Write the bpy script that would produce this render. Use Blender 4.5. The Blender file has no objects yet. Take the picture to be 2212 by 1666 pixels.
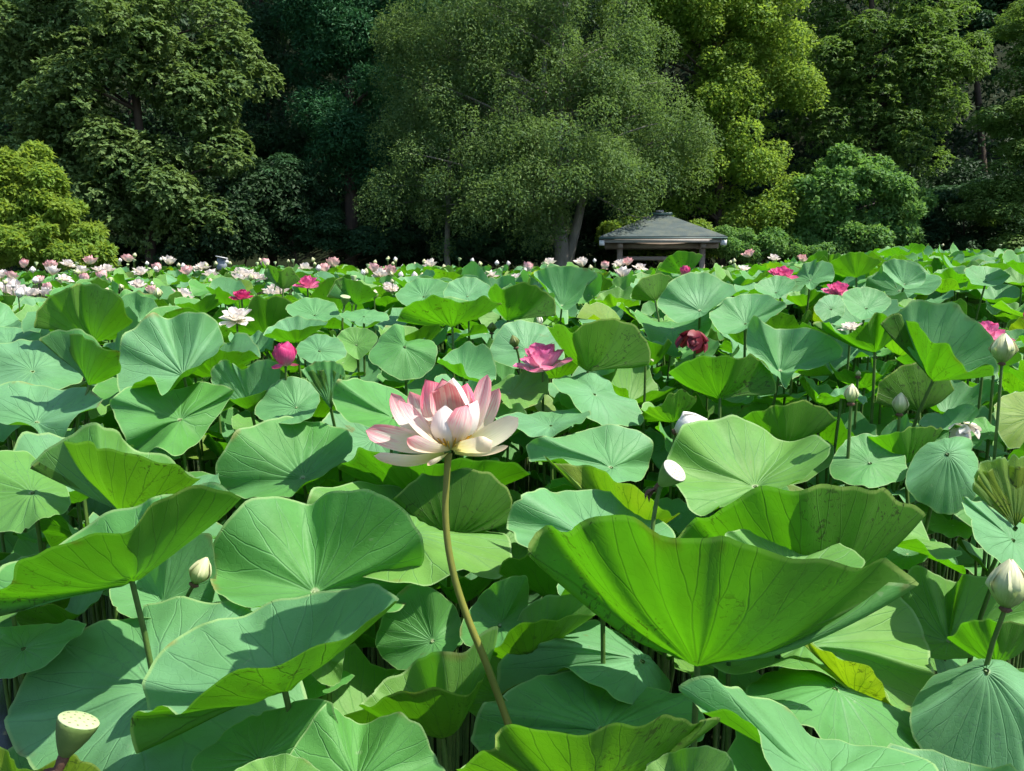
import bpy, math, random
import numpy as np
from mathutils import Vector, Matrix

R_ = math.radians
random.seed(7)
rng = np.random.default_rng(11)
scene = bpy.context.scene
C = scene.collection

# ------------------------------------------------------------------ camera
HC = 1.95                      # eye height above the water
FZ = 1702.5                    # focal length in pixels of a 2212 px wide view of the photograph
PITCH = math.atan((833 - 564) / FZ)
cam_d = bpy.data.cameras.new('camera')
cam = bpy.data.objects.new('camera', cam_d); C.objects.link(cam)
cam_d.sensor_width = 36.0
cam_d.lens = 36.0 * FZ / 2212.0
cam_d.clip_start = 0.05
cam_d.clip_end = 2000
cam.location = (0, 0, HC)
cam.rotation_euler = (math.pi / 2 - PITCH, 0, 0)
scene.camera = cam

# ------------------------------------------------------------------ sky and sun
SUN_AZ, SUN_EL = R_(98), R_(57)        # azimuth clockwise from +Y
world = bpy.data.worlds.new('World'); scene.world = world; world.use_nodes = True
wn = world.node_tree
sky = wn.nodes.new('ShaderNodeTexSky'); sky.sky_type = 'NISHITA'; sky.sun_disc = False
sky.sun_elevation = SUN_EL; sky.sun_rotation = SUN_AZ
bg = wn.nodes['Background']; bg.inputs['Strength'].default_value = 0.12
wn.links.new(sky.outputs[0], bg.inputs['Color'])
sun_d = bpy.data.lights.new('sun', 'SUN'); sun_d.energy = 4.6; sun_d.angle = R_(0.5); sun_d.color = (1.0, 0.95, 0.86)
sun = bpy.data.objects.new('sun', sun_d); C.objects.link(sun)
SD = Vector((math.sin(SUN_AZ) * math.cos(SUN_EL), math.cos(SUN_AZ) * math.cos(SUN_EL), math.sin(SUN_EL)))
sun.rotation_euler = SD.to_track_quat('Z', 'Y').to_euler()
sun.location = SD * 60
vs = scene.view_settings
vs.view_transform = 'Standard'; vs.look = 'None'; vs.gamma = 1.0; vs.use_curve_mapping = False
vs.exposure = 0.95
scene.cycles.max_bounces = 5; scene.cycles.diffuse_bounces = 2; scene.cycles.glossy_bounces = 1; scene.cycles.transmission_bounces = 3
scene.cycles.transparent_max_bounces = 4
scene.cycles.use_adaptive_sampling = True; scene.cycles.adaptive_threshold = 0.03

# ------------------------------------------------------------------ helpers
CP, SP = math.cos(PITCH), math.sin(PITCH)
def P(x, y, d):
    """photo pixel (2212 px wide view) and distance along the view axis -> point in the place"""
    u = (x - 1106.0) / FZ * d; v = (833.0 - y) / FZ * d
    return np.array([u, d * CP + v * SP, HC - d * SP + v * CP])
def proj(p):
    p = np.asarray(p, float); q = p - np.array([0, 0, HC])
    dz = q[..., 1] * CP - q[..., 2] * SP
    v = q[..., 1] * SP + q[..., 2] * CP
    return 1106 + q[..., 0] / dz * FZ, 833 - v / dz * FZ, dz

def mesh_np(name, verts, faces, mat=None, uv=None, smooth=True):
    verts = np.asarray(verts, np.float32).reshape(-1, 3)
    faces = np.asarray(faces, np.int32)
    k = faces.shape[1]; n = faces.shape[0]
    me = bpy.data.meshes.new(name)
    me.vertices.add(len(verts)); me.vertices.foreach_set('co', verts.ravel())
    me.loops.add(n * k); me.loops.foreach_set('vertex_index', faces.ravel())
    me.polygons.add(n)
    me.polygons.foreach_set('loop_start', np.arange(0, n * k, k, dtype=np.int32))
    me.polygons.foreach_set('loop_total', np.full(n, k, np.int32))
    me.update(calc_edges=True)
    if uv is not None:
        l = me.uv_layers.new(name='UVMap')
        l.data.foreach_set('uv', np.asarray(uv, np.float32)[faces.ravel()].ravel())
    if smooth:
        me.polygons.foreach_set('use_smooth', np.ones(n, bool))
    if mat: me.materials.append(mat)
    return me
def obj(name, me, parent=None, loc=(0, 0, 0), rot=None, scale=None):
    o = bpy.data.objects.new(name, me); C.objects.link(o)
    o.location = loc
    if rot is not None: o.rotation_euler = rot
    if scale is not None: o.scale = scale
    if parent is not None: o.parent = parent
    return o
def tag(o, label=None, cat=None, group=None, kind=None):
    if label: o['label'] = label
    if cat: o['category'] = cat
    if group: o['group'] = group
    if kind: o['kind'] = kind
    return o
def thing(name, label, cat, loc=(0, 0, 0), group=None):
    o = bpy.data.objects.new(name, None); C.objects.link(o)
    o.location = loc; o.empty_display_size = 0.1
    return tag(o, label, cat, group)

def tube_arr(pts, rad, sides=8, cap=True):
    pts = np.asarray(pts, float); n = len(pts)
    rad = np.broadcast_to(np.asarray(rad, float), (n,))
    t = np.gradient(pts, axis=0); t /= np.linalg.norm(t, axis=1)[:, None] + 1e-9
    ref = np.array([0.3, 0.9, 0.1]) if abs(t[0, 2]) > 0.7 else np.array([0, 0, 1.0])
    a = np.cross(t, ref); a /= np.linalg.norm(a, axis=1)[:, None] + 1e-9
    b = np.cross(t, a)
    th = np.linspace(0, 2 * np.pi, sides, endpoint=False)
    v = pts[:, None, :] + rad[:, None, None] * (a[:, None, :] * np.cos(th)[None, :, None] + b[:, None, :] * np.sin(th)[None, :, None])
    v = v.reshape(-1, 3); f = []
    for i in range(n - 1):
        for j in range(sides):
            k = (j + 1) % sides
            f.append((i * sides + j, (i + 1) * sides + j, (i + 1) * sides + k, i * sides + k))
    return v, np.array(f)
def bez(p0, p1, p2, n=10):
    t = np.linspace(0, 1, n)[:, None]
    return (1 - t) ** 2 * np.asarray(p0, float) + 2 * t * (1 - t) * np.asarray(p1, float) + t ** 2 * np.asarray(p2, float)
def spline(pts, n=24):
    """centripetal curve through points"""
    pts = np.asarray(pts, float)
    q = np.vstack([2 * pts[0] - pts[1], pts, 2 * pts[-1] - pts[-2]])
    kt = np.concatenate([[0], np.cumsum(np.linalg.norm(np.diff(q, axis=0), axis=1) ** 0.5 + 1e-6)])
    out = []
    for s in np.linspace(kt[1], kt[-2], n):
        i = int(np.clip(np.searchsorted(kt, s, 'right') - 2, 0, len(pts) - 2))
        p, k = q[i:i + 4], kt[i:i + 4]
        A = [((k[j + 1] - s) * p[j] + (s - k[j]) * p[j + 1]) / (k[j + 1] - k[j]) for j in range(3)]
        B = [((k[j + 2] - s) * A[j] + (s - k[j]) * A[j + 1]) / (k[j + 2] - k[j]) for j in range(2)]
        out.append(((k[2] - s) * B[0] + (s - k[1]) * B[1]) / (k[2] - k[1]))
    return np.array(out)
def box_arr(cx, cy, cz, sx, sy, sz):
    v = np.array([[x, y, z] for x in (-1, 1) for y in (-1, 1) for z in (-1, 1)], float) * [sx / 2, sy / 2, sz / 2] + [cx, cy, cz]
    f = np.array([(0, 1, 3, 2), (4, 6, 7, 5), (0, 4, 5, 1), (2, 3, 7, 6), (0, 2, 6, 4), (1, 5, 7, 3)])
    return v, f
def merge(parts):
    V, F, o = [], [], 0
    for v, f in parts:
        V.append(v); F.append(np.asarray(f) + o); o += len(v)
    return np.vstack(V), np.vstack(F)

# ------------------------------------------------------------------ material helpers
class NT:
    def __init__(s, name):
        s.m = bpy.data.materials.new(name); s.m.use_nodes = True
        s.t = s.m.node_tree; s.t.nodes.clear()
        s.out = s.t.nodes.new('ShaderNodeOutputMaterial')
    def node(s, typ, **kw):
        n = s.t.nodes.new(typ)
        for k, v in kw.items(): setattr(n, k, v)
        return n
    def put(s, sock, v):
        if hasattr(v, 'is_output') or isinstance(v, bpy.types.NodeSocket): s.t.links.new(v, sock)
        else:
            if hasattr(sock, 'default_value') and isinstance(v, (tuple, list)) and len(v) == 3 and len(sock.default_value) == 4: v = (*v, 1)
            sock.default_value = v
    def math(s, op, a, b=None, c=None, clamp=False):
        n = s.node('ShaderNodeMath', operation=op, use_clamp=clamp)
        s.put(n.inputs[0], a)
        if b is not None: s.put(n.inputs[1], b)
        if c is not None: s.put(n.inputs[2], c)
        return n.outputs[0]
    def mix(s, f, a, b, blend='MIX'):
        n = s.node('ShaderNodeMix', data_type='RGBA', blend_type=blend)
        s.put(n.inputs[0], f); s.put(n.inputs[6], a); s.put(n.inputs[7], b)
        return n.outputs[2]
    def ramp(s, f, lo, hi, a=0.0, b=1.0):
        n = s.node('ShaderNodeMapRange', interpolation_type='SMOOTHSTEP')
        s.put(n.inputs[0], f)
        for i, v in zip((1, 2, 3, 4), (lo, hi, a, b)): s.put(n.inputs[i], v)
        return n.outputs[0]
    def noise(s, vec, scale, detail=2, rough=0.5, dist=0.0):
        n = s.node('ShaderNodeTexNoise'); n.inputs['Scale'].default_value = scale
        n.inputs['Detail'].default_value = detail; n.inputs['Roughness'].default_value = rough
        n.inputs['Distortion'].default_value = dist
        if vec is not None: s.t.links.new(vec, n.inputs['Vector'])
        return n.outputs['Fac']
    def princ(s, color, rough=0.5, spec=0.5, normal=None, **kw):
        n = s.node('ShaderNodeBsdfPrincipled')
        s.put(n.inputs['Base Color'], color); s.put(n.inputs['Roughness'], rough); s.put(n.inputs['Specular IOR Level'], spec)
        if normal is not None: s.put(n.inputs['Normal'], normal)
        for k, v in kw.items(): s.put(n.inputs[k], v)
        return n.outputs[0]
    def transl(s, color, normal=None):
        n = s.node('ShaderNodeBsdfTranslucent'); s.put(n.inputs['Color'], color)
        if normal is not None: s.put(n.inputs['Normal'], normal)
        return n.outputs[0]
    def mixsh(s, f, a, b):
        n = s.node('ShaderNodeMixShader'); s.put(n.inputs[0], f); s.put(n.inputs[1], a); s.put(n.inputs[2], b)
        return n.outputs[0]
    def bump(s, h, strength=0.3, dist=0.01):
        n = s.node('ShaderNodeBump'); n.inputs['Strength'].default_value = strength; n.inputs['Distance'].default_value = dist
        s.t.links.new(h, n.inputs['Height']); return n.outputs[0]
    def done(s, sh):
        s.t.links.new(sh, s.out.inputs[0]); return s.m

def lotus_leaf_material(name, top=(0.128, 0.360, 0.110), top2=(0.112, 0.345, 0.070), back=(0.065, 0.17, 0.018),
                        trans=(0.120, 0.44, 0.004), tf=0.40):
    t = NT(name)
    tc = t.node('ShaderNodeTexCoord'); sep = t.node('ShaderNodeSeparateXYZ')
    t.t.links.new(tc.outputs['UV'], sep.inputs[0])
    geo = t.node('ShaderNodeNewGeometry')
    x, y = sep.outputs[0], sep.outputs[1]
    x = t.math('MULTIPLY_ADD', x, 2.0, -1.0); y = t.math('MULTIPLY_ADD', y, 2.0, -1.0)
    uvv = t.node('ShaderNodeCombineXYZ'); t.put(uvv.inputs[0], x); t.put(uvv.inputs[1], y)
    uvec = uvv.outputs[0]
    wob = t.math('MULTIPLY_ADD', t.noise(uvec, 3.0, 3), 0.55, -0.27)
    r = t.math('SQRT', t.math('ADD', t.math('MULTIPLY', x, x), t.math('MULTIPLY', y, y)))
    th = t.math('MULTIPLY', t.math('ARCTAN2', y, x), 20 / (2 * math.pi))
    th = t.math('ADD', th, t.math('MULTIPLY', wob, r))
    cell = t.math('FLOOR', th)
    s_ = t.math('SUBTRACT', t.math('FRACT', th), 0.5)
    a = t.math('MULTIPLY', t.math('ABSOLUTE', s_), t.math('MULTIPLY', r, 2 * math.pi / 20))
    fork = t.math('MULTIPLY_ADD', t.math('SINE', t.math('MULTIPLY', cell, 12.9)), 0.12, 0.56)
    k = t.math('MULTIPLY', t.math('MAXIMUM', t.math('SUBTRACT', r, fork), 0.0), 0.30)
    dist = t.math('ABSOLUTE', t.math('SUBTRACT', a, k))
    w = t.math('MULTIPLY_ADD', r, -0.010, 0.0165)
    vein = t.math('SUBTRACT', 1.0, t.math('DIVIDE', dist, w), clamp=True)
    vein = t.math('SMOOTH_MIN', vein, 1.0, 0.2)
    vfade = t.math('MULTIPLY', vein, t.ramp(r, 0.02, 0.10))
    vor = t.node('ShaderNodeTexVoronoi', feature='DISTANCE_TO_EDGE'); vor.inputs['Scale'].default_value = 15
    vd = t.node('ShaderNodeVectorMath', operation='ADD'); t.t.links.new(uvec, vd.inputs[0])
    vn = t.node('ShaderNodeTexNoise'); vn.inputs['Scale'].default_value = 9; t.t.links.new(uvec, vn.inputs['Vector'])
    vs_ = t.node('ShaderNodeVectorMath', operation='SCALE'); t.t.links.new(vn.outputs['Color'], vs_.inputs[0]); vs_.inputs['Scale'].default_value = 0.09
    t.t.links.new(vs_.outputs[0], vd.inputs[1]); t.t.links.new(vd.outputs[0], vor.inputs['Vector'])
    cell_e = t.ramp(vor.outputs['Distance'], 0.0, 0.10, 1.0, 0.0)
    pos = geo.outputs['Position']
    nbig = t.noise(pos, 2.3, 2); nmid = t.noise(pos, 9.0, 3); nfine = t.noise(pos, 60.0, 3, 0.6)
    # upper face: waxy blue green
    ctop = t.mix(t.ramp(nbig, 0.38, 0.62), top, top2)
    ctop = t.mix(t.ramp(nmid, 0.30, 0.75, 0.0, 0.55), ctop, tuple(c * 0.66 for c in top2))
    ctop = t.mix(t.math('MULTIPLY', vfade, 0.42), ctop, (0.14, 0.33, 0.14))
    ctop = t.mix(t.math('MULTIPLY', cell_e, 0.05), ctop, (0.05, 0.17, 0.06))
    hub = t.ramp(r, 0.030, 0.055, 1.0, 0.0)
    ctop = t.mix(hub, ctop, (0.40, 0.52, 0.26))
    rim = t.ramp(r, 0.970, 0.988, 0.0, 0.8)
    ctop = t.mix(rim, ctop, (0.30, 0.48, 0.18))
    spots = t.ramp(t.noise(pos, 34.0, 2, 0.5, 0.4), 0.72, 0.76)
    ctop = t.mix(t.math('MULTIPLY', spots, 0.30), ctop, (0.34, 0.46, 0.26))
    blot = t.math('MULTIPLY', t.ramp(t.noise(pos, 16.0, 4, 0.6, 0.8), 0.66, 0.72), t.ramp(t.noise(pos, 3.1, 1), 0.55, 0.66))
    ctop = t.mix(t.math('MULTIPLY', blot, 0.55), ctop, (0.20, 0.17, 0.05))
    edge_b = t.math('MULTIPLY', t.ramp(r, 0.90, 1.0), t.ramp(t.noise(pos, 7.0, 3, 0.6), 0.60, 0.68))
    ctop = t.mix(t.math('MULTIPLY', edge_b, 0.6), ctop, (0.26, 0.20, 0.05))
    # lower face: yellow green with dark veins and specks of dirt
    cback = t.mix(t.ramp(nmid, 0.3, 0.7), back, tuple(c * 0.8 for c in back))
    vdark = t.math('MULTIPLY', t.math('MAXIMUM', vfade, t.math('MULTIPLY', cell_e, 0.10)), 0.75)
    cback = t.mix(vdark, cback, (0.045, 0.10, 0.02))
    cback = t.mix(rim, cback, (0.30, 0.42, 0.10))
    dirt = t.math('MULTIPLY', t.ramp(t.noise(pos, 42.0, 4, 0.65, 1.5), 0.56, 0.64), t.ramp(t.noise(pos, 5.0, 1), 0.44, 0.58))
    cback = t.mix(t.math('MULTIPLY', dirt, 0.8), cback, (0.03, 0.035, 0.012))
    ctr = t.mix(t.math('MULTIPLY', t.math('MAXIMUM', vfade, t.math('MULTIPLY', cell_e, 0.14)), 0.62), trans, (0.05, 0.16, 0.006))
    ctr = t.mix(t.math('MULTIPLY', dirt, 0.75), ctr, (0.03, 0.05, 0.004))
    ctr = t.mix(t.ramp(nbig, 0.36, 0.62, 0.0, 0.75), ctr, (0.08, 0.32, 0.003))
    ctr = t.mix(t.ramp(nmid, 0.45, 0.75, 0.0, 0.45), ctr, (0.09, 0.28, 0.003))
    ctr = t.mix(t.math('MULTIPLY', edge_b, 0.6), ctr, (0.10, 0.07, 0.004))
    h = t.math('SUBTRACT', t.math('MULTIPLY', nfine, 0.15), t.math('ADD', t.math('MULTIPLY', vfade, 0.6), t.math('MULTIPLY', cell_e, 0.07)))
    h = t.math('ADD', h, t.math('MULTIPLY', nmid, 1.2))
    nrm = t.bump(h, 0.40, 0.006)
    f = t.mixsh(geo.outputs['Backfacing'],
                t.princ(ctop, t.math('MULTIPLY_ADD', nmid, 0.2, 0.50), 0.42, nrm),
                t.princ(cback, 0.55, 0.3, nrm))
    return t.done(t.mixsh(tf, f, t.transl(ctr, nrm)))

def petal_material(name, base, mid, tip, lo=0.25, hi=0.95, streak=0.5, tf=0.35):
    t = NT(name)
    tc = t.node('ShaderNodeTexCoord'); sep = t.node('ShaderNodeSeparateXYZ'); t.t.links.new(tc.outputs['UV'], sep.inputs[0])
    oi = t.node('ShaderNodeObjectInfo')
    mp = t.node('ShaderNodeCombineXYZ'); t.put(mp.inputs[0], t.math('MULTIPLY', sep.outputs[0], 16.0)); t.put(mp.inputs[1], t.math('MULTIPLY', sep.outputs[1], 1.3))
    t.put(mp.inputs[2], t.math('MULTIPLY', oi.outputs['Random'], 37.0))
    st = t.noise(mp.outputs[0], 1.6, 3, 0.6)
    e = t.math('ABSOLUTE', t.math('MULTIPLY_ADD', sep.outputs[0], 2.0, -1.0))
    v = t.math('ADD', sep.outputs[1], t.math('MULTIPLY_ADD', st, streak, -0.5 * streak))
    v = t.math('ADD', v, t.math('MULTIPLY', t.math('MULTIPLY', e, e), 0.10))
    c = t.mix(t.ramp(v, 0.0, lo + 0.15), base, mid)
    c = t.mix(t.ramp(v, lo, hi), c, tip)
    ridge = t.math('SINE', t.math('MULTIPLY', sep.outputs[0], 70.0))
    nrm = t.bump(t.math('ADD', t.math('MULTIPLY', ridge, 0.4), t.math('MULTIPLY', st, 1.5)), 0.22, 0.0015)
    warm = t.mix(1.0, c, (1.0, 0.90, 0.84), 'MULTIPLY')
    sh = t.mixsh(tf, t.princ(c, 0.48, 0.35, nrm), t.transl(warm))
    return t.done(sh)

def foliage_material(name, a, b, trans, tf=0.38, rough=0.6, spec=0.18, nscale=0.9):
    t = NT(name)
    geo = t.node('ShaderNodeNewGeometry'); pos = geo.outputs['Position']
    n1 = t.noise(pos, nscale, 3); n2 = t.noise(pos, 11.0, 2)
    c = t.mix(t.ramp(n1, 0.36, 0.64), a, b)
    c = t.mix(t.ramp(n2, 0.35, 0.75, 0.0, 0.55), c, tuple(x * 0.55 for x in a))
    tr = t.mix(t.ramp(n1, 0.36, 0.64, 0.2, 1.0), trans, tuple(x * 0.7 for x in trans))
    return t.done(t.mixsh(tf, t.princ(c, rough, spec), t.transl(tr)))

def plain(name, a, b, scale=6.0, rough=0.7, spec=0.3, bump=0.2, bdist=0.01, coord='pos', stretch=None):
    t = NT(name)
    if coord == 'pos': vec = t.node('ShaderNodeNewGeometry').outputs['Position']
    else: vec = t.node('ShaderNodeTexCoord').outputs['Object']
    if stretch:
        mp = t.node('ShaderNodeMapping'); mp.inputs['Scale'].default_value = stretch; t.t.links.new(vec, mp.inputs[0]); vec = mp.outputs[0]
    n = t.noise(vec, scale, 5, 0.6); n2 = t.noise(vec, scale * 7, 3, 0.6)
    c = t.mix(t.ramp(n, 0.3, 0.7), a, b)
    c = t.mix(t.math('MULTIPLY', n2, 0.35), c, tuple(x * 0.5 for x in a))
    return t.done(t.princ(c, rough, spec, t.bump(t.math('ADD', n, t.math('MULTIPLY', n2, 0.4)), bump, bdist)))

M = {}
M['leaf'] = lotus_leaf_material('lotus_leaf')
M['leaf_lime'] = lotus_leaf_material('lotus_leaf_lime', top=(0.140, 0.350, 0.080), top2=(0.175, 0.39, 0.072), back=(0.08, 0.19, 0.02), trans=(0.165, 0.48, 0.005))
M['leaf_blue'] = lotus_leaf_material('lotus_leaf_blue', top=(0.165, 0.385, 0.180), top2=(0.138, 0.365, 0.130), tf=0.36)
M['leaf_yellow'] = lotus_leaf_material('lotus_leaf_yellow', top=(0.17, 0.30, 0.05), top2=(0.21, 0.33, 0.04), back=(0.17, 0.25, 0.02), trans=(0.36, 0.56, 0.008), tf=0.42)
M['stem'] = plain('lotus_stem', (0.055, 0.12, 0.022), (0.09, 0.16, 0.03), 30, 0.55, 0.35, 0.5, 0.002)
M['stem_gold'] = plain('flower_stem', (0.20, 0.20, 0.035), (0.12, 0.15, 0.025), 20, 0.5, 0.35, 0.5, 0.002, stretch=(1, 1, 0.2))
M['bud_green'] = petal_material('bud_green', (0.14, 0.24, 0.05), (0.36, 0.46, 0.17), (0.66, 0.66, 0.40), 0.3, 0.95, 0.2, 0.2)
M['bud_white'] = petal_material('bud_white', (0.66, 0.60, 0.40), (0.84, 0.83, 0.76), (0.86, 0.84, 0.80), 0.2, 0.7, 0.2, 0.3)
M['bud_dark'] = petal_material('bud_dark', (0.05, 0.11, 0.02), (0.09, 0.15, 0.03), (0.16, 0.19, 0.05), 0.2, 0.95, 0.2, 0.1)
M['petal_hero'] = petal_material('petal_blush', (0.80, 0.74, 0.42), (0.92, 0.83, 0.78), (0.85, 0.27, 0.36), 0.54, 1.14, 1.3, 0.55)
M['petal_blush'] = petal_material('petal_streaked', (0.84, 0.76, 0.60), (0.90, 0.80, 0.80), (0.84, 0.20, 0.32), 0.42, 1.05, 1.5, 0.48)
M['petal_cream'] = petal_material('petal_cream', (0.72, 0.72, 0.22), (0.90, 0.85, 0.64), (0.88, 0.70, 0.60), 0.5, 1.2, 0.4, 0.50)
M['petal_pink'] = petal_material('petal_pink', (0.90, 0.78, 0.72), (0.88, 0.52, 0.66), (0.78, 0.14, 0.38), 0.40, 1.1, 0.7, 0.46)
M['petal_rose'] = petal_material('petal_rose', (0.88, 0.60, 0.62), (0.86, 0.34, 0.52), (0.74, 0.12, 0.34), 0.25, 1.0, 0.7, 0.38)
M['petal_red'] = petal_material('petal_red', (0.80, 0.40, 0.46), (0.76, 0.18, 0.36), (0.62, 0.05, 0.20), 0.15, 0.8, 0.5, 0.3)
M['petal_white'] = petal_material('petal_white', (0.80, 0.76, 0.50), (0.87, 0.84, 0.78), (0.87, 0.80, 0.76), 0.4, 1.1, 0.3, 0.35)
M['petal_pale'] = petal_material('petal_pale_pink', (0.82, 0.74, 0.58), (0.86, 0.74, 0.68), (0.80, 0.42, 0.44), 0.4, 1.1, 0.4, 0.35)
M['petal_wilt'] = petal_material('petal_wilted', (0.30, 0.08, 0.06), (0.20, 0.02, 0.035), (0.14, 0.015, 0.025), 0.3, 1.0, 0.4, 0.25)
M['stamen'] = plain('stamen', (0.78, 0.42, 0.04), (0.70, 0.50, 0.10), 60, 0.6, 0.3)
M['pod'] = plain('seed_pod', (0.11, 0.19, 0.045), (0.15, 0.23, 0.06), 25, 0.5, 0.3, 0.3, 0.003)
M['pod_top'] = plain('seed_pod_top', (0.40, 0.52, 0.24), (0.46, 0.56, 0.28), 40, 0.5, 0.3, 0.2, 0.002)
M['pod_pale'] = plain('seed_pod_pale_top', (0.50, 0.47, 0.40), (0.58, 0.54, 0.46), 40, 0.5, 0.3, 0.2, 0.002)
M['seed'] = plain('lotus_seed', (0.18, 0.20, 0.10), (0.22, 0.24, 0.12), 40, 0.5, 0.4)
M['husk'] = plain('dry_husk', (0.10, 0.055, 0.035), (0.17, 0.10, 0.07), 60, 0.8, 0.2, 0.6, 0.003)
M['bark'] = plain('bark', (0.16, 0.15, 0.12), (0.24, 0.22, 0.19), 4, 0.9, 0.15, 0.8, 0.03, stretch=(1, 1, 0.35))
M['bark_dark'] = plain('bark_dark', (0.06, 0.045, 0.035), (0.09, 0.07, 0.05), 4, 0.9, 0.15, 0.8, 0.03, stretch=(1, 1, 0.3))
M['ground'] = plain('earth', (0.012, 0.020, 0.008), (0.022, 0.030, 0.012), 1.5, 0.95, 0.1, 0.6, 0.05)
t = NT('pond_water'); nz = t.noise(t.node('ShaderNodeNewGeometry').outputs['Position'], 3.0, 3)
M['water'] = t.done(t.princ(t.mix(nz, (0.012, 0.018, 0.008), (0.022, 0.028, 0.012)), 0.12, 0.5, t.bump(nz, 0.1, 0.02)))
def roof_material():
    t = NT('roof_slates'); geo = t.node('ShaderNodeNewGeometry'); pos = geo.outputs['Position']
    br = t.node('ShaderNodeTexBrick'); tc = t.node('ShaderNodeTexCoord'); t.t.links.new(tc.outputs['UV'], br.inputs['Vector'])
    br.inputs['Scale'].default_value = 1.0; br.inputs['Brick Width'].default_value = 0.25; br.inputs['Row Height'].default_value = 0.12; br.inputs['Mortar Size'].default_value = 0.008
    br.inputs['Color1'].default_value = (0.052, 0.074, 0.073, 1); br.inputs['Color2'].default_value = (0.072, 0.096, 0.094, 1); br.inputs['Mortar'].default_value = (0.07, 0.08, 0.075, 1)
    n = t.noise(pos, 2.5, 4, 0.6)
    c = t.mix(t.ramp(n, 0.4, 0.7, 0, 0.6), br.outputs['Color'], (0.12, 0.135, 0.10))
    return t.done(t.princ(c, 0.7, 0.3, t.bump(br.outputs['Fac'], 0.4, -0.01)))
M['roof'] = roof_material()
M['copper'] = plain('green_drip_edge', (0.06, 0.11, 0.10), (0.08, 0.14, 0.12), 8, 0.5, 0.4)
M['wood'] = plain('weathered_timber', (0.24, 0.19, 0.15), (0.31, 0.25, 0.20), 3, 0.75, 0.25, 0.3, 0.01, stretch=(1, 1, 4))
M['wood_pale'] = plain('pale_fascia', (0.36, 0.34, 0.32), (0.44, 0.41, 0.39), 4, 0.7, 0.25)
M['metal_white'] = plain('white_gutter', (0.72, 0.73, 0.74), (0.78, 0.78, 0.78), 5, 0.4, 0.5, 0.05)
M['sign_grey'] = plain('grey_sign_board', (0.20, 0.23, 0.26), (0.26, 0.29, 0.32), 8, 0.6, 0.3)

# ------------------------------------------------------------------ the setting: ground, pond
def ground_h(x, y):
    far = np.clip((y - 19.0) / 2.0, 0, 1); far = far * far * (3 - 2 * far)
    z = -0.45 + 0.9 * far
    hill = np.clip((y - 34.0) / 60.0, 0, 1)
    z = z + 50 * hill * (1 + 0.15 * np.sin(x * 0.11) + 0.1 * np.sin(x * 0.31 + y * 0.2))
    side = np.clip((np.abs(x) - 24) / 3.0, 0, 1); z = np.maximum(z, -0.45 + 0.9 * side * (3 * side - 2 * side * side) if False else z)
    back = np.clip((-0.4 - y) / 0.6, 0, 1); z = np.where(y < 0, np.maximum(z, -0.45 + 0.87 * back), z)
    return z
xs = np.concatenate([np.linspace(-400, -45, 20), np.linspace(-42, 42, 57), np.linspace(45, 400, 20)])
ys = np.concatenate([np.linspace(-300, -3, 14), np.linspace(-2, 60, 94), np.linspace(63, 500, 30)])
gx, gy = np.meshgrid(xs, ys); gz = ground_h(gx, gy)
gv = np.stack([gx, gy, gz], -1).reshape(-1, 3); nx = len(xs)
gf = np.array([(j * nx + i, j * nx + i + 1, (j + 1) * nx + i + 1, (j + 1) * nx + i) for j in range(len(ys) - 1) for i in range(nx - 1)])
tag(obj('ground', mesh_np('ground', gv, gf, M['ground'])), kind='structure')
wv = np.array([[-60, -0.6, 0], [60, -0.6, 0], [60, 20.2, 0], [-60, 20.2, 0]], float)
tag(obj('pond_water', mesh_np('pond_water', wv, [[0, 1, 2, 3]], M['water'])), kind='structure')

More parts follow.
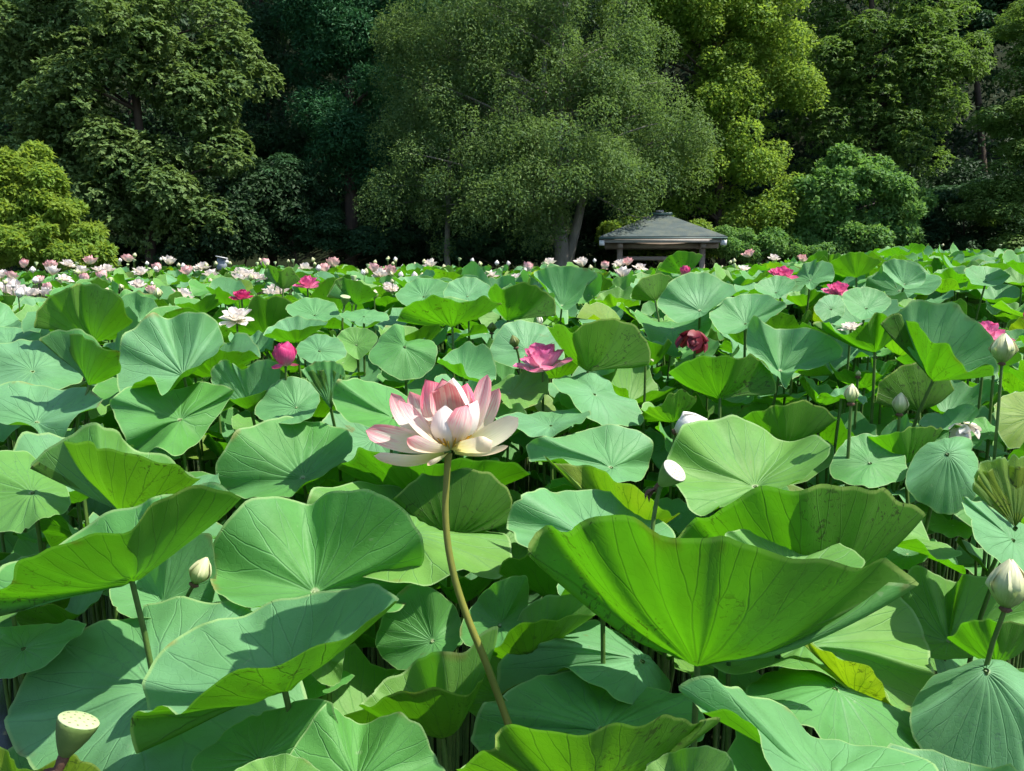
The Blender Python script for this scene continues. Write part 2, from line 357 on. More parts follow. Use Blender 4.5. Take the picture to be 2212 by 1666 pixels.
# ------------------------------------------------------------------ trees
def crown_leaves(clumps, n_leaves, ll, lw, style, g):
    c = np.array([k[0] for k in clumps]); r = np.array([k[1] for k in clumps])
    wgt = r ** 2; wgt /= wgt.sum()
    if style == 'rosette':
        nr = n_leaves // 7
        idx = g.choice(len(clumps), nr, p=wgt)
        d = g.normal(size=(nr, 3)); d[:, 2] += 0.35; d /= np.linalg.norm(d, axis=1)[:, None]
        rad = r[idx] * (0.62 + 0.42 * g.random(nr) ** 0.5)
        ctr = c[idx] + d * rad[:, None] * [1, 1, 0.8]
        ctr = np.repeat(ctr, 7, 0); d = np.repeat(d, 7, 0); n = len(ctr)
        nrm = d * 0.55 + g.normal(size=(n, 3)) * 0.35 + [0, 0, 0.75]
        tan = g.normal(size=(n, 3)) + d * 0.3
    else:
        n = n_leaves
        idx = g.choice(len(clumps), n, p=wgt)
        d = g.normal(size=(n, 3)); d[:, 2] += 0.2; d /= np.linalg.norm(d, axis=1)[:, None]
        rad = r[idx] * (0.55 + 0.5 * g.random(n) ** 0.55)
        fl = {'layer': 0.45, 'fine': 0.8, 'broad': 0.8, 'conifer': 0.9}.get(style, 0.8)
        ctr = c[idx] + d * rad[:, None] * [1, 1, fl]
        if style == 'fine': ctr[:, 2] -= 0.35 * g.random(n) ** 2
        nrm = d * 0.5 + g.normal(size=(n, 3)) * (0.55 if style != 'layer' else 0.25) + [0, 0, 0.55 if style != 'layer' else 1.0]
        tan = g.normal(size=(n, 3)) + d * 0.5
        if style == 'fine': tan[:, 2] -= 0.6
        if style == 'conifer': tan = d * 1.2 + g.normal(size=(n, 3)) * 0.5 + [0, 0, 0.2]
    nrm /= np.linalg.norm(nrm, axis=1)[:, None]
    tan -= nrm * (tan * nrm).sum(1)[:, None]; tan /= np.linalg.norm(tan, axis=1)[:, None] + 1e-9
    bi = np.cross(nrm, tan)
    s = (0.65 + 0.7 * g.random(n))[:, None]
    L = ll * s; W = lw * s * 0.5
    base = ctr
    tip = base + tan * L - nrm * L * 0.12
    midp = base + tan * L * 0.45
    lft = midp + bi * W + nrm * W * 0.25; rgt = midp - bi * W + nrm * W * 0.25
    V = np.stack([base, rgt, tip, lft], 1).reshape(-1, 3)
    o = np.arange(n)[:, None] * 4
    F = np.concatenate([o + [0, 1, 2], o + [0, 2, 3]], 0)
    return V, F

def tree(name, label, cat, d, base_x, trunk_r, envs, n_leaves, leaf, style, mat, bark, cr=(0.45, 0.85), seed=1, fork=None, group=None, clump_gap=2.3, limbs=14):
    g = np.random.default_rng(seed)
    E = []
    for (ex, ey, rx, ry, dd) in envs:
        dc = d + dd
        ce = P(ex, ey, dc); k = dc / FZ
        q_ = 1.0 if name == 'forest_tree' else 0.86
        E.append((ce, np.array([rx * k, max(0.75 * rx * k, 0.8), ry * k]) * q_))
    clumps = []
    for i, (ce, rr) in enumerate(E):
        area = 4 * math.pi * ((rr[0] * rr[1]) ** 1.6 + (rr[0] * rr[2]) ** 1.6 + (rr[1] * rr[2]) ** 1.6) ** (1 / 1.6) / 3 ** (1 / 1.6)
        n = int(area / ((sum(cr) / 2) ** 2 * clump_gap))
        for _ in range(n):
            v = g.normal(size=3); v /= np.linalg.norm(v)
            if v[1] > 0.35 and g.random() < 0.8: continue
            if v[2] < -0.75 and g.random() < 0.6: continue
            p = ce + v * rr * (0.60 + 0.56 * g.random())
            if any(j != i and (((p - c2) / r2) ** 2).sum() < 0.45 for j, (c2, r2) in enumerate(E)): continue
            clumps.append((p, g.uniform(*cr)))
    for (ce, rr) in E:      # the leafy inside of the crown
        for _ in range(int(1.2 * rr[0] * rr[2])):
            v = g.normal(size=3); v *= 0.5 * g.random() / np.linalg.norm(v)
            clumps.append((ce + v * rr, cr[1]))
    b = P(base_x, 600, d); gz_ = float(ground_h(np.array(b[0]), np.array(b[1])))
    base = np.array([b[0], b[1], gz_ - 0.05])
    root = thing(name, label, cat, base, group)
    V, F = crown_leaves(clumps, n_leaves, leaf[0], leaf[1], style, g)
    me = mesh_np(name + '_crown', V - base, F, mat, smooth=False)
    tag(obj('crown', me, root), kind='stuff')
    top = max(E, key=lambda e: e[0][2])[0]
    parts = []
    if fork:
        for path, r0, r1 in fork:
            pts = spline([P(x, y, d + q) for x, y, q in path], 16)
            parts.append(tube_arr(pts - base, np.linspace(r0, r1, 16), 9))
    else:
        low = base + [0, 0, 0.0]
        mid = base * 0.5 + top * 0.5; mid = np.array([base[0] * 0.75 + top[0] * 0.25, base[1] * 0.6 + top[1] * 0.4, mid[2]])
        pts = bez(low, mid, top, 14)
        parts.append(tube_arr(pts - base, np.linspace(trunk_r, trunk_r * 0.35, 14), 9))
    tv, tf_ = merge(parts)
    obj('trunk', mesh_np(name + '_trunk', tv, tf_, bark), root)
    spine = pts
    order = g.permutation(len(clumps))[:limbs]
    for q in order:
        e = clumps[q][0]
        k = np.argmin(np.abs(spine[:, 2] - (e[2] - 0.45 * np.linalg.norm(e[:2] - base[:2]))))
        s = spine[min(max(k, 2), len(spine) - 1)]
        m_ = s * 0.5 + e * 0.5 + [0, 0, 0.25 * np.linalg.norm(e - s) * 0.4]
        lv, lf = tube_arr(bez(s, m_, e, 8) - base, np.linspace(trunk_r * 0.34, 0.015, 8), 5)
        obj('limb', mesh_np(name + '_limb', lv, lf, bark), root)
    return root

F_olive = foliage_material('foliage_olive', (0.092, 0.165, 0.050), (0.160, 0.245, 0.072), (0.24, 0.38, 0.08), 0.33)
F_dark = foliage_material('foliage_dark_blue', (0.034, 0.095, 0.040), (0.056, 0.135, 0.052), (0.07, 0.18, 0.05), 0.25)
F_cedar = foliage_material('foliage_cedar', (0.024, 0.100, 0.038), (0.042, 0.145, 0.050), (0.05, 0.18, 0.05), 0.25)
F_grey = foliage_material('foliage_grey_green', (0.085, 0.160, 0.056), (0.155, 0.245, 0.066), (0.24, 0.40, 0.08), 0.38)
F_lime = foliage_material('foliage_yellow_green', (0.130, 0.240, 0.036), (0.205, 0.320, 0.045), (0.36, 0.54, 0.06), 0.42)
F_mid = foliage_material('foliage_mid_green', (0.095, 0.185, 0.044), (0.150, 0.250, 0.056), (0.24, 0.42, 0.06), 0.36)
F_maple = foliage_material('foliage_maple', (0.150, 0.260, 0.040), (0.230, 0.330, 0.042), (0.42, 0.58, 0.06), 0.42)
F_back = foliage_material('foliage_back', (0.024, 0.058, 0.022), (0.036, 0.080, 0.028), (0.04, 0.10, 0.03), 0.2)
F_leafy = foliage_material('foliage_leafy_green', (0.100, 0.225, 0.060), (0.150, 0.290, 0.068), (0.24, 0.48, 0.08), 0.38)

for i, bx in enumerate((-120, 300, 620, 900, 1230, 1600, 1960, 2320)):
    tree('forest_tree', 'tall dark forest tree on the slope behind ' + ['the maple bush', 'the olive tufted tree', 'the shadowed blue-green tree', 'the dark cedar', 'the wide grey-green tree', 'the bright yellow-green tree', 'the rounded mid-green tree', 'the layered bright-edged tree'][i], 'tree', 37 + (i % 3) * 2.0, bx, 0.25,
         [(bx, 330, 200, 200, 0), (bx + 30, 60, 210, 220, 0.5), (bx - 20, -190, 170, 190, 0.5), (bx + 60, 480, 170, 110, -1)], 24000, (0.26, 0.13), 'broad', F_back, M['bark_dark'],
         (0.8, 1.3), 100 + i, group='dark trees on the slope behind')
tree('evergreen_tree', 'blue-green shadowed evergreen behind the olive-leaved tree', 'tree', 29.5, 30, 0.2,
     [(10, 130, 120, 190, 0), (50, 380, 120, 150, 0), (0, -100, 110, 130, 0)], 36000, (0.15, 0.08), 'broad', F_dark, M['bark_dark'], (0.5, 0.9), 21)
tree('broadleaf_tree', 'tall olive-green tree with bunched leaf tufts behind the maple bush', 'tree', 25.5, 330, 0.2,
     [(300, 90, 190, 130, 0), (190, 250, 130, 120, -0.3), (400, 230, 130, 130, 0.2), (310, 400, 170, 110, -0.2), (440, 460, 100, 85, -0.4), (180, 60, 140, 110, 0.4),
      (500, 120, 80, 110, 0.5), (90, 120, 110, 150, 0.5), (110, 330, 110, 100, 0.2), (490, 330, 70, 110, 0.2), (250, -120, 210, 130, 0.3), (330, 510, 110, 60, 0.2)], 125000, (0.155, 0.088), 'rosette', F_olive, M['bark_dark'], (0.4, 1.0), 22, limbs=26, clump_gap=4.0)
tree('cedar_tree', 'dense dark cedar with bulging foliage beside the grey-green tree', 'tree', 29, 760, 0.28,
     [(760, 120, 130, 150, 0), (770, 290, 115, 130, -0.4), (750, -120, 130, 150, 0), (840, 60, 90, 130, 0.4), (700, 20, 90, 110, 0)], 80000, (0.17, 0.05), 'conifer', F_cedar, M['bark_dark'], (0.45, 0.9), 23, clump_gap=3.0)
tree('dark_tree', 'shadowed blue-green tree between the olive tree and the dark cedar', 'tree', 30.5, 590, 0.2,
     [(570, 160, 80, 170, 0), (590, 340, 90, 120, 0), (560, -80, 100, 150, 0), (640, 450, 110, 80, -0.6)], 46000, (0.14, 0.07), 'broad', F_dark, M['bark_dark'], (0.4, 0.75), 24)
tree('spreading_tree', 'wide grey-green tree with pale forked trunk beside the pavilion', 'tree', 26, 1216, 0.22,
     [(1160, 90, 260, 170, 0.6), (1000, 170, 150, 150, 0), (1330, 190, 150, 160, 0.2), (1130, 300, 230, 120, -0.4), (960, 370, 130, 100, -0.2), (1340, 350, 140, 95, -0.2),
      (1060, 430, 190, 60, -0.5), (1230, 400, 170, 60, -0.8), (870, 410, 90, 60, 0), (1180, -110, 270, 130, 0.6), (900, 250, 90, 120, 0.3), (920, 60, 90, 110, 0.6), (1440, 300, 90, 110, -0.2), (1000, 500, 90, 40, 0), (1120, 480, 110, 40, -0.3), (1400, 430, 100, 40, -0.6)], 200000, (0.10, 0.042), 'fine', F_grey, M['bark'], (0.35, 0.95), 25, limbs=44, clump_gap=3.2,
     fork=[([(1216, 590, 0), (1212, 520, 0), (1205, 480, 0), (1190, 400, -0.1), (1175, 250, 0), (1180, 60, 0.2)], 0.27, 0.06),
           ([(1222, 590, 0.1), (1235, 530, 0.1), (1250, 470, 0.1), (1262, 410, 0), (1290, 320, 0), (1340, 200, 0.2)], 0.20, 0.05),
           ([(1205, 490, 0), (1150, 455, -0.2), (1080, 430, -0.4), (980, 400, -0.3), (900, 390, 0)], 0.09, 0.03),
           ([(1290, 425, -0.8), (1330, 448, -0.8), (1370, 468, -0.8), (1400, 470, -0.8)], 0.035, 0.015),
           ([(1210, 500, 0), (1207, 420, 0), (1210, 300, 0), (1214, 150, 0), (1216, 20, 0)], 0.14, 0.04)])
tree('sunlit_tree', 'bright yellow-green broadleaf tree rising behind the pavilion roof', 'tree', 29, 1560, 0.2,
     [(1480, 60, 180, 130, 0), (1620, 60, 130, 120, 0), (1540, 220, 120, 110, -0.3), (1590, 350, 110, 90, -0.5), (1640, 470, 110, 80, -0.9), (1480, 400, 110, 90, 0.3), (1660, 200, 80, 90, 0.3),
      (1530, -110, 190, 120, 0)], 100000, (0.125, 0.075), 'broad', F_lime, M['bark_dark'], (0.35, 0.9), 26, limbs=20, clump_gap=3.4)
tree('round_tree', 'mid-green tree with dense rounded crown right of the yellow-green tree', 'tree', 31, 1890, 0.22,
     [(1930, 90, 140, 130, 0), (1830, 190, 120, 130, 0), (1970, 210, 110, 110, -0.2), (1790, 60, 100, 110, 0.4), (1960, 330, 70, 60, -0.5), (1880, -110, 180, 110, 0), (1760, 250, 90, 110, 0.2), (1830, 330, 110, 70, -0.3), (2050, 130, 80, 120, 0.3)], 100000, (0.15, 0.055), 'rosette', F_mid, M['bark_dark'], (0.4, 0.9), 27, limbs=18, clump_gap=3.2)
tree('leafy_tree', 'low leafy green tree with slim pale stems under the rounded crown', 'tree', 28, 1850, 0.07,
     [(1830, 400, 110, 70, 0), (1900, 460, 90, 70, -0.2), (1760, 480, 70, 60, 0), (1870, 520, 110, 40, 0)], 38000, (0.16, 0.085), 'broad', F_leafy, M['bark'], (0.25, 0.6), 28, clump_gap=3.2)
tree('shaded_tree', 'dark glossy-leaved tree filling the shade above the hollow', 'tree', 35, 2130, 0.2,
     [(2120, 70, 130, 110, 0), (2210, 20, 120, 120, 0), (2080, -90, 140, 110, 0)], 34000, (0.2, 0.09), 'layer', F_dark, M['bark_dark'], (0.5, 0.9), 29)
tree('overhanging_tree', 'bright-edged green tree with layered boughs beside the dark hollow', 'tree', 27, 2290, 0.2,
     [(2230, 220, 110, 100, 0), (2190, 310, 80, 70, 0.2), (2270, 400, 130, 110, 0), (2290, 80, 120, 120, 0.2), (2150, 430, 60, 70, 0.3), (2200, 500, 90, 60, 0)], 62000, (0.13, 0.06), 'layer', F_mid, M['bark_dark'], (0.4, 0.75), 30)
tree('shrub', 'dark blue-green shrub at the mouth of the shady hollow', 'shrub', 30, 2090, 0.06,
     [(2080, 450, 90, 65, 0), (2150, 500, 80, 60, 0.2), (2040, 520, 70, 45, 0)], 24000, (0.15, 0.06), 'layer', F_dark, M['bark_dark'], (0.3, 0.55), 31)
tree('maple_bush', 'bushy yellow-green maple at the pond edge', 'shrub', 18.8, 70, 0.07,
     [(50, 470, 80, 70, 0), (5, 445, 60, 60, 0.1), (110, 525, 75, 42, -0.3), (20, 535, 90, 48, -0.3), (180, 555, 45, 18, -0.2), (55, 405, 26, 28, 0), (95, 430, 22, 20, 0), (20, 395, 20, 22, 0), (35, 365, 8, 34, 0), (72, 362, 8, 34, 0), (112, 400, 8, 28, 0), (150, 455, 8, 24, -0.1), (200, 510, 8, 20, -0.1), (235, 548, 10, 12, -0.1)], 60000, (0.13, 0.055), 'broad', F_maple, M['bark'], (0.12, 0.34), 32, clump_gap=2.4)
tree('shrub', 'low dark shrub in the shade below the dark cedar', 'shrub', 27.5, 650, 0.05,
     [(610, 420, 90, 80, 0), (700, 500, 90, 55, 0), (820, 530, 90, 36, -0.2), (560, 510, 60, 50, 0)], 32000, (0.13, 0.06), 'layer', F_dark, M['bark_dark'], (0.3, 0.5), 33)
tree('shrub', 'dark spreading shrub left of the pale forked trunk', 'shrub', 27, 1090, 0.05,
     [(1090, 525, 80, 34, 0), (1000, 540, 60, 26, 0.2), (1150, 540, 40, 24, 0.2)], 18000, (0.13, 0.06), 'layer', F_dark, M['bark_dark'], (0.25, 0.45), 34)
tree('shrub', 'green shrub seen through the pavilion posts', 'shrub', 28, 1430, 0.05,
     [(1390, 510, 90, 50, 0.4), (1480, 530, 70, 40, 0)], 20000, (0.13, 0.08), 'broad', F_lime, M['bark_dark'], (0.25, 0.45), 35)
tree('shrub', 'leafy green shrub beside the right post of the pavilion', 'shrub', 26.5, 1590, 0.05,
     [(1590, 530, 60, 36, 0), (1670, 535, 60, 34, 0.4), (1760, 545, 60, 26, 0.8)], 22000, (0.11, 0.06), 'broad', F_leafy, M['bark_dark'], (0.22, 0.4), 36)
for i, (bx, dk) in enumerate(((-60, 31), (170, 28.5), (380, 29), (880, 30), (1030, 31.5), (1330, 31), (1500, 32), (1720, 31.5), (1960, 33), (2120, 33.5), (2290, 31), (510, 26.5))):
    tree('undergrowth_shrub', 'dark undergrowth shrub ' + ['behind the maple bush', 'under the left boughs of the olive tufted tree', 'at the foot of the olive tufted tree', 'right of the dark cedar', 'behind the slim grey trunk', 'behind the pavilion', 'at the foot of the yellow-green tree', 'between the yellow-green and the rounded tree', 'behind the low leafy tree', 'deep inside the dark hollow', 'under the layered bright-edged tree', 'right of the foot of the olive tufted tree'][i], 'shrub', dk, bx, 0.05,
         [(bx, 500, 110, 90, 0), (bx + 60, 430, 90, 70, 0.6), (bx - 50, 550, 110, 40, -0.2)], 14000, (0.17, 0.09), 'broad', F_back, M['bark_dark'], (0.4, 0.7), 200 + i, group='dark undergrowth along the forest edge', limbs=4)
# a slim grey trunk in the shade and the far bole of the forest edge
st_ = thing('slim_tree', 'slim grey bare trunk in the shade left of the forked tree', 'tree', P(967, 600, 26.5) * [1, 1, 0] + [0, 0, 0.4])
b0 = np.array(st_.location)
v_, f_ = tube_arr(np.array([[0, 0, -0.05], [0.03, 0, 0.8], [-0.02, 0, 1.8], [0.05, 0.1, 3.5], [0.1, 0.2, 5.5]]), [0.13, 0.11, 0.10, 0.08, 0.05], 9)
obj('trunk', mesh_np('slim_trunk', v_, f_, M['bark']), st_)

# ------------------------------------------------------------------ pavilion
def pavilion():
    d = 24.0
    c = P(1422, 560, d + 2.0); zg = 0.45
    root = thing('pavilion', 'open timber pavilion with hipped grey slate roof on the bank', 'pavilion', (c[0], c[1], zg))
    root.rotation_euler = (0, 0, R_(-7))
    k = d / FZ
    ze = (HC + (564 - 511) * k * 1.0) - zg      # eave height
    W = 1.90; RD = 0.28
    zr = ze + 0.74
    th = 0.05
    eave = [(-W, -W), (W, -W), (W, W), (-W, W)]
    ridge = [(-RD, 0), (RD, 0)]
    faces = [[eave[0], eave[1], ridge[1], ridge[0]], [eave[1], eave[2], ridge[1]], [eave[2], eave[3], ridge[0], ridge[1]], [eave[3], eave[0], ridge[0]]]
    for fc in faces:
        n = len(fc)
        top = [np.array([p[0], p[1], zr if p in ridge else ze]) for p in fc]
        V = top + [q - [0, 0, th] for q in top]
        F4 = []
        me = bpy.data.meshes.new('roof_slope')
        polys = [list(range(n)), list(range(2 * n - 1, n - 1, -1))] + [[i, i + n, (i + 1) % n + n, (i + 1) % n] for i in range(n)]
        me.from_pydata([tuple(v) for v in V], [], polys)
        e1 = top[1] - top[0]; e1 /= np.linalg.norm(e1)
        nn = np.cross(e1, top[2] - top[0]); nn /= np.linalg.norm(nn); e2 = np.cross(nn, e1)
        uv = me.uv_layers.new(name='UVMap')
        for p in me.polygons:
            for li, vi in zip(p.loop_indices, p.vertices):
                w = V[vi] - top[0]; uv.data[li].uv = (float(w @ e1), float(w @ e2))
        me.materials.append(M['roof'])
        obj('roof_slope', me, root)
    for sx, sy in ((0, -1), (0, 1), (1, 0), (-1, 0)):
        L = 2 * W + 0.06
        if sx == 0: v, f = box_arr(0, sy * (W + 0.005), ze - 0.055, L, 0.05, 0.05); v2, f2 = box_arr(0, sy * (W - 0.12), ze - 0.135, L - 0.3, 0.05, 0.11)
        else: v, f = box_arr(sx * (W + 0.005), 0, ze - 0.057, 0.05, L - 0.12, 0.05); v2, f2 = box_arr(sx * (W - 0.12), 0, ze - 0.137, 0.05, L - 0.45, 0.11)
        obj('drip_edge', mesh_np('drip_edge', v, f, M['copper'], smooth=False), root)
        obj('fascia', mesh_np('fascia', v2, f2, M['wood_pale'], smooth=False), root)
    for sx in (-1, 1):      # white gutter boxes at the front corners
        v, f = box_arr(sx * (W - 0.06), -W + 0.16, ze - 0.19, 0.16, 0.22, 0.16)
        obj('gutter_box', mesh_np('gutter_box', v, f, M['metal_white'], smooth=False), root)
    PX = 1.27
    for sy in (-1, 1):
        v, f = box_arr(0, sy * PX, ze - 0.27, 3.5, 0.16, 0.17)
        obj('beam', mesh_np('beam', v, f, M['wood'], smooth=False), root)
    for sx in (-1, 1):
        v, f = box_arr(sx * PX, 0, ze - 0.275, 0.15, 3.4, 0.15)
        obj('beam', mesh_np('beam', v, f, M['wood'], smooth=False), root)
        for sy in (-1, 1):
            v, f = box_arr(sx * PX, sy * PX, (ze - 0.35) / 2, 0.17, 0.17, ze - 0.36)
            obj('post', mesh_np('post', v, f, M['wood'], smooth=False), root)
    n = 13
    for i in range(n):
        x = -W + 0.25 + i * (2 * W - 0.5) / (n - 1)
        for sy in (-1, 1):
            v, f = box_arr(x, sy * (W - 0.55), ze - 0.12, 0.06, 0.8, 0.08)
            obj('rafter', mesh_np('rafter', v, f, M['wood'], smooth=False), root)
    for sy, zz in ((-1, 1.58), (1, 1.58)):
        v, f = box_arr(0, sy * PX, zz, 2 * PX - 0.18, 0.07, 0.12)
        obj('rail', mesh_np('rail', v, f, M['wood'], smooth=False), root)
    for sx in (-1, 1):
        v, f = box_arr(sx * PX, 0, 1.0, 0.07, 2 * PX - 0.18, 0.12)
        obj('rail', mesh_np('rail', v, f, M['wood'], smooth=False), root)
        v, f = box_arr(sx * (PX - 0.3), 0, 0.45, 0.4, 2.0, 0.06)
        obj('bench_seat', mesh_np('bench_seat', v, f, M['wood'], smooth=False), root)
        for yy in (-0.7, 0.7):
            v, f = box_arr(sx * (PX - 0.3), yy, 0.21, 0.3, 0.08, 0.41)
            obj('bench_leg', mesh_np('bench_leg', v, f, M['wood'], smooth=False), root)
    v, f = box_arr(0, 0, 0.0, 3.4, 3.4, 0.12)
    obj('floor_slab', mesh_np('floor_slab', v, f, M['wood_pale'], smooth=False), root)
    v, f = box_arr(0, 0, zr + 0.03, 2 * RD + 0.25, 0.16, 0.09)
    obj('ridge_cap', mesh_np('ridge_cap', v, f, M['copper'], smooth=False), root)
    v, f = box_arr(0, 0, zr + 0.115, 0.24, 0.2, 0.06)
    obj('finial', mesh_np('finial', v, f, M['wood_pale'], smooth=False), root)
pavilion()
# small grey information board on the far bank
s0 = P(483, 600, 19.6); rb = thing('sign_board', 'small grey slanted board standing at the far edge of the pond', 'sign', (s0[0], s0[1], 0.2))
v, f = box_arr(0, 0, 0.84, 0.05, 0.05, 1.68); obj('post', mesh_np('sign_post', v, f, M['wood'], smooth=False), rb)
v, f = box_arr(0, 0, 0, 0.24, 0.03, 0.30); obj('board', mesh_np('sign_face', v, f, M['sign_grey'], smooth=False), rb, (0, -0.05, 1.68), (R_(-25), R_(0), R_(12)))
v, f = box_arr(0, 0, 0, 0.28, 0.10, 0.02); obj('cap', mesh_np('sign_cap', v, f, M['metal_white'], smooth=False), rb, (0, -0.05, 1.84), (R_(0), R_(12), R_(12)))

# ------------------------------------------------------------------ lotus leaves traced one by one: a pixel gives direction, size and overlap give distance
NTH, NR = 96, 13
def blade_surface(cx, cy, d, rp, p, near, far, seed, nth=NTH, nr=NR):
    g = np.random.default_rng(seed)
    c = P(cx, cy, d); R = rp / FZ * d
    hid = far is None
    if far is None:
        far = [(x, y + 0.14 * (cy - y)) for x, y in near[1:-1]][::-1]
    pts = []
    for lst, sg in ((near, -1), (far, 1)):
        for i, (x, y) in enumerate(lst):
            perp = math.hypot(x - cx, y - cy) / FZ * d
            dd = math.sqrt(max(0.0, R * R - perp * perp))
            if sg < 0 and i in (0, len(lst) - 1): dd = 0
            if sg > 0 and hid: dd *= 0.7
            pts.append(P(x, y, max(d + sg * dd, 0.55 * d)))
    pts = np.array(pts); m = len(pts)
    # closed spline, chord parametrised
    ch = np.linalg.norm(np.roll(pts, -1, 0) - pts, axis=1) ** 0.6
    tt = np.concatenate([[0], np.cumsum(ch)]); tt /= tt[-1]
    rim = []
    for s in np.linspace(0, 1, nth, endpoint=False):
        i = min(np.searchsorted(tt, s, 'right') - 1, m - 1); u = (s - tt[i]) / (tt[i + 1] - tt[i])
        a, b, cc, e = pts[(i - 1) % m], pts[i], pts[(i + 1) % m], pts[(i + 2) % m]
        rim.append(0.5 * (2 * b + (cc - a) * u + (2 * a - 5 * b + 4 * cc - e) * u * u + (3 * b - a - 3 * cc + e) * u ** 3))
    rim = np.array(rim); v = rim - c
    n = np.cross(v, np.roll(v, -1, 0)).sum(0); n /= np.linalg.norm(n)
    if n[2] < 0: n = -n
    h = v @ n; vp = v - h[:, None] * n
    # spread of vein angles by true angle about the stalk
    th = np.linspace(0, 2 * np.pi, nth, endpoint=False)
    r = np.linspace(0, 1, nr + 1)[1:]
    rr = r[:, None, None]
    a1, a2, a3 = g.uniform(0, 6.28, 3)
    wav = (0.020 * np.cos(5 * th + a1) + 0.018 * np.cos(9 * th + a2) + 0.014 * np.cos(14 * th + a3)) * R
    S = c + vp[None] * rr + n * (h[None, :, None] * rr ** p)
    S = S + n * ((wav[None] * r[:, None] ** 2.5)[..., None]) + n * ((0.0060 * R * np.cos(20 * th + a1)[None] * np.sin(np.pi * r[:, None] ** 0.8))[..., None])
    S = S + (vp * (0.010 * np.cos(7 * th + a2) + 0.008 * np.cos(13 * th + a1) + 0.006 * np.cos(23 * th + a3))[:, None])[None] * rr ** 4
    for _ in range(int(g.integers(0, 3))):      # small tears and dents of the edge
        q_ = g.uniform(0, 6.28); wq = g.uniform(.03, .07)
        S = S - vp[None] * (g.uniform(.03, .11) * np.exp(-(np.angle(np.exp(1j * (th - q_))) / wq) ** 2))[None, :, None] * rr ** 5
    S = S + n * (-0.035 * R * np.exp(-(r / 0.10) ** 2))[:, None, None]
    S = S + n * (0.02 * R * np.sin(2.2 * r[:, None] * 3.1 + a2) * np.cos(2 * th + a3)[None] * (1 - r[:, None] ** 2))[..., None]
    cc = c - n * 0.035 * R
    return S, cc, n, th, r, R
def blade_mesh(S, cc, n, th, r, mat, name='blade'):
    nr, nth = S.shape[:2]
    V = np.vstack([cc[None], S.reshape(-1, 3)])
    uv = np.vstack([[[0.5, 0.5]], np.stack([0.5 + 0.5 * r[:, None] * np.cos(th), 0.5 + 0.5 * r[:, None] * np.sin(th)], -1).reshape(-1, 2)])
    j = np.arange(nth); k = (j + 1) % nth
    F = [np.stack([np.zeros(nth, int), np.zeros(nth, int), 1 + j, 1 + k], 1)]
    q = []
    for i in range(nr - 1):
        q.append(np.stack([1 + i * nth + j, 1 + (i + 1) * nth + j, 1 + (i + 1) * nth + k, 1 + i * nth + k], 1))
    q = np.vstack(q)
    # the hub: triangles written as thin quads would break shading, so split the quads instead
    tri = np.stack([np.zeros(nth, int), 1 + j, 1 + k], 1)
    tq = np.vstack([q[:, [0, 1, 2]], q[:, [0, 2, 3]], tri])
    a, b, c_ = V[tq[0, 0]], V[tq[0, 1]], V[tq[0, 2]]
    nn = np.zeros(3)
    e = V[tq]; nn = np.cross(e[:, 1] - e[:, 0], e[:, 2] - e[:, 0]).sum(0)
    if nn @ n < 0: tq = tq[:, ::-1]
    return mesh_np(name, V, tq, mat, uv)

GW, GH = 277, 209
zmap = np.zeros((GH, GW))              # depth of what must stay visible, 0 where anything may stand
taken = set()
def take(pts):
    for q in np.unique(np.floor(np.asarray(pts).reshape(-1, 3) / 0.045).astype(int), axis=0): taken.add(tuple(q))
strict = np.zeros((GH, GW), bool)
def guard(pts):
    x, y, dz = proj(pts); ix = (x / 8).astype(int); iy = (y / 8).astype(int)
    ok = (ix >= 0) & (ix < GW) & (iy >= 0) & (iy < GH); strict[iy[ok], ix[ok]] = True
    splat(pts)
def splat(pts, rad=0):
    x, y, dz = proj(pts)
    ix = (x / 8).astype(int).ravel(); iy = (y / 8).astype(int).ravel(); dz = dz.ravel()
    ok = (ix >= 0) & (ix < GW) & (iy >= 0) & (iy < GH)
    for a, b, z in zip(ix[ok], iy[ok], dz[ok]):
        for u in range(-rad, rad + 1):
            for v in range(-rad, rad + 1):
                if 0 <= a + u < GW and 0 <= b + v < GH:
                    if zmap[b + v, a + u] == 0 or z < zmap[b + v, a + u]: zmap[b + v, a + u] = z

def stem_part(root, top, direction, base, r0=0.0062, r1=0.0078, mat='stem', name='stem', n=10):
    L = np.linalg.norm(top - base)
    m1 = top + np.asarray(direction) * L * 0.35
    pts = bez(top, m1, base, n)
    org = np.array(root.location)
    v, f = tube_arr(pts - org, np.linspace(r0, r1, n), 8)
    return obj(name, mesh_np(name, v, f, M[mat]), root)

def hero_leaf(i, label, mat, cen, d, rp, p, near, far=None):
    S, cc, n, th, r, R = blade_surface(cen[0], cen[1], d, rp, p, near, far, 500 + i)
    g = random.Random(i)
    base = np.array([cc[0] + g.uniform(-0.05, 0.05), cc[1] + g.uniform(0.0, 0.12), -0.12])
    root = thing('lotus_leaf', label, 'lotus leaf', base)
    obj('blade', blade_mesh(S - base, cc - base, n, th, r, M[mat]), root)
    stem_part(root, cc + n * 0.004, -n * 0.5 + np.array([0, 0, -0.5]), base, 0.0052, 0.0075)
    fine = []
    for q in range(len(r) - 1):
        for w in (0, 0.33, 0.66): fine.append(S[q] * (1 - w) + S[q + 1] * w)
    fine.append(S[-1]); splat(np.array(fine)); take(np.array(fine))

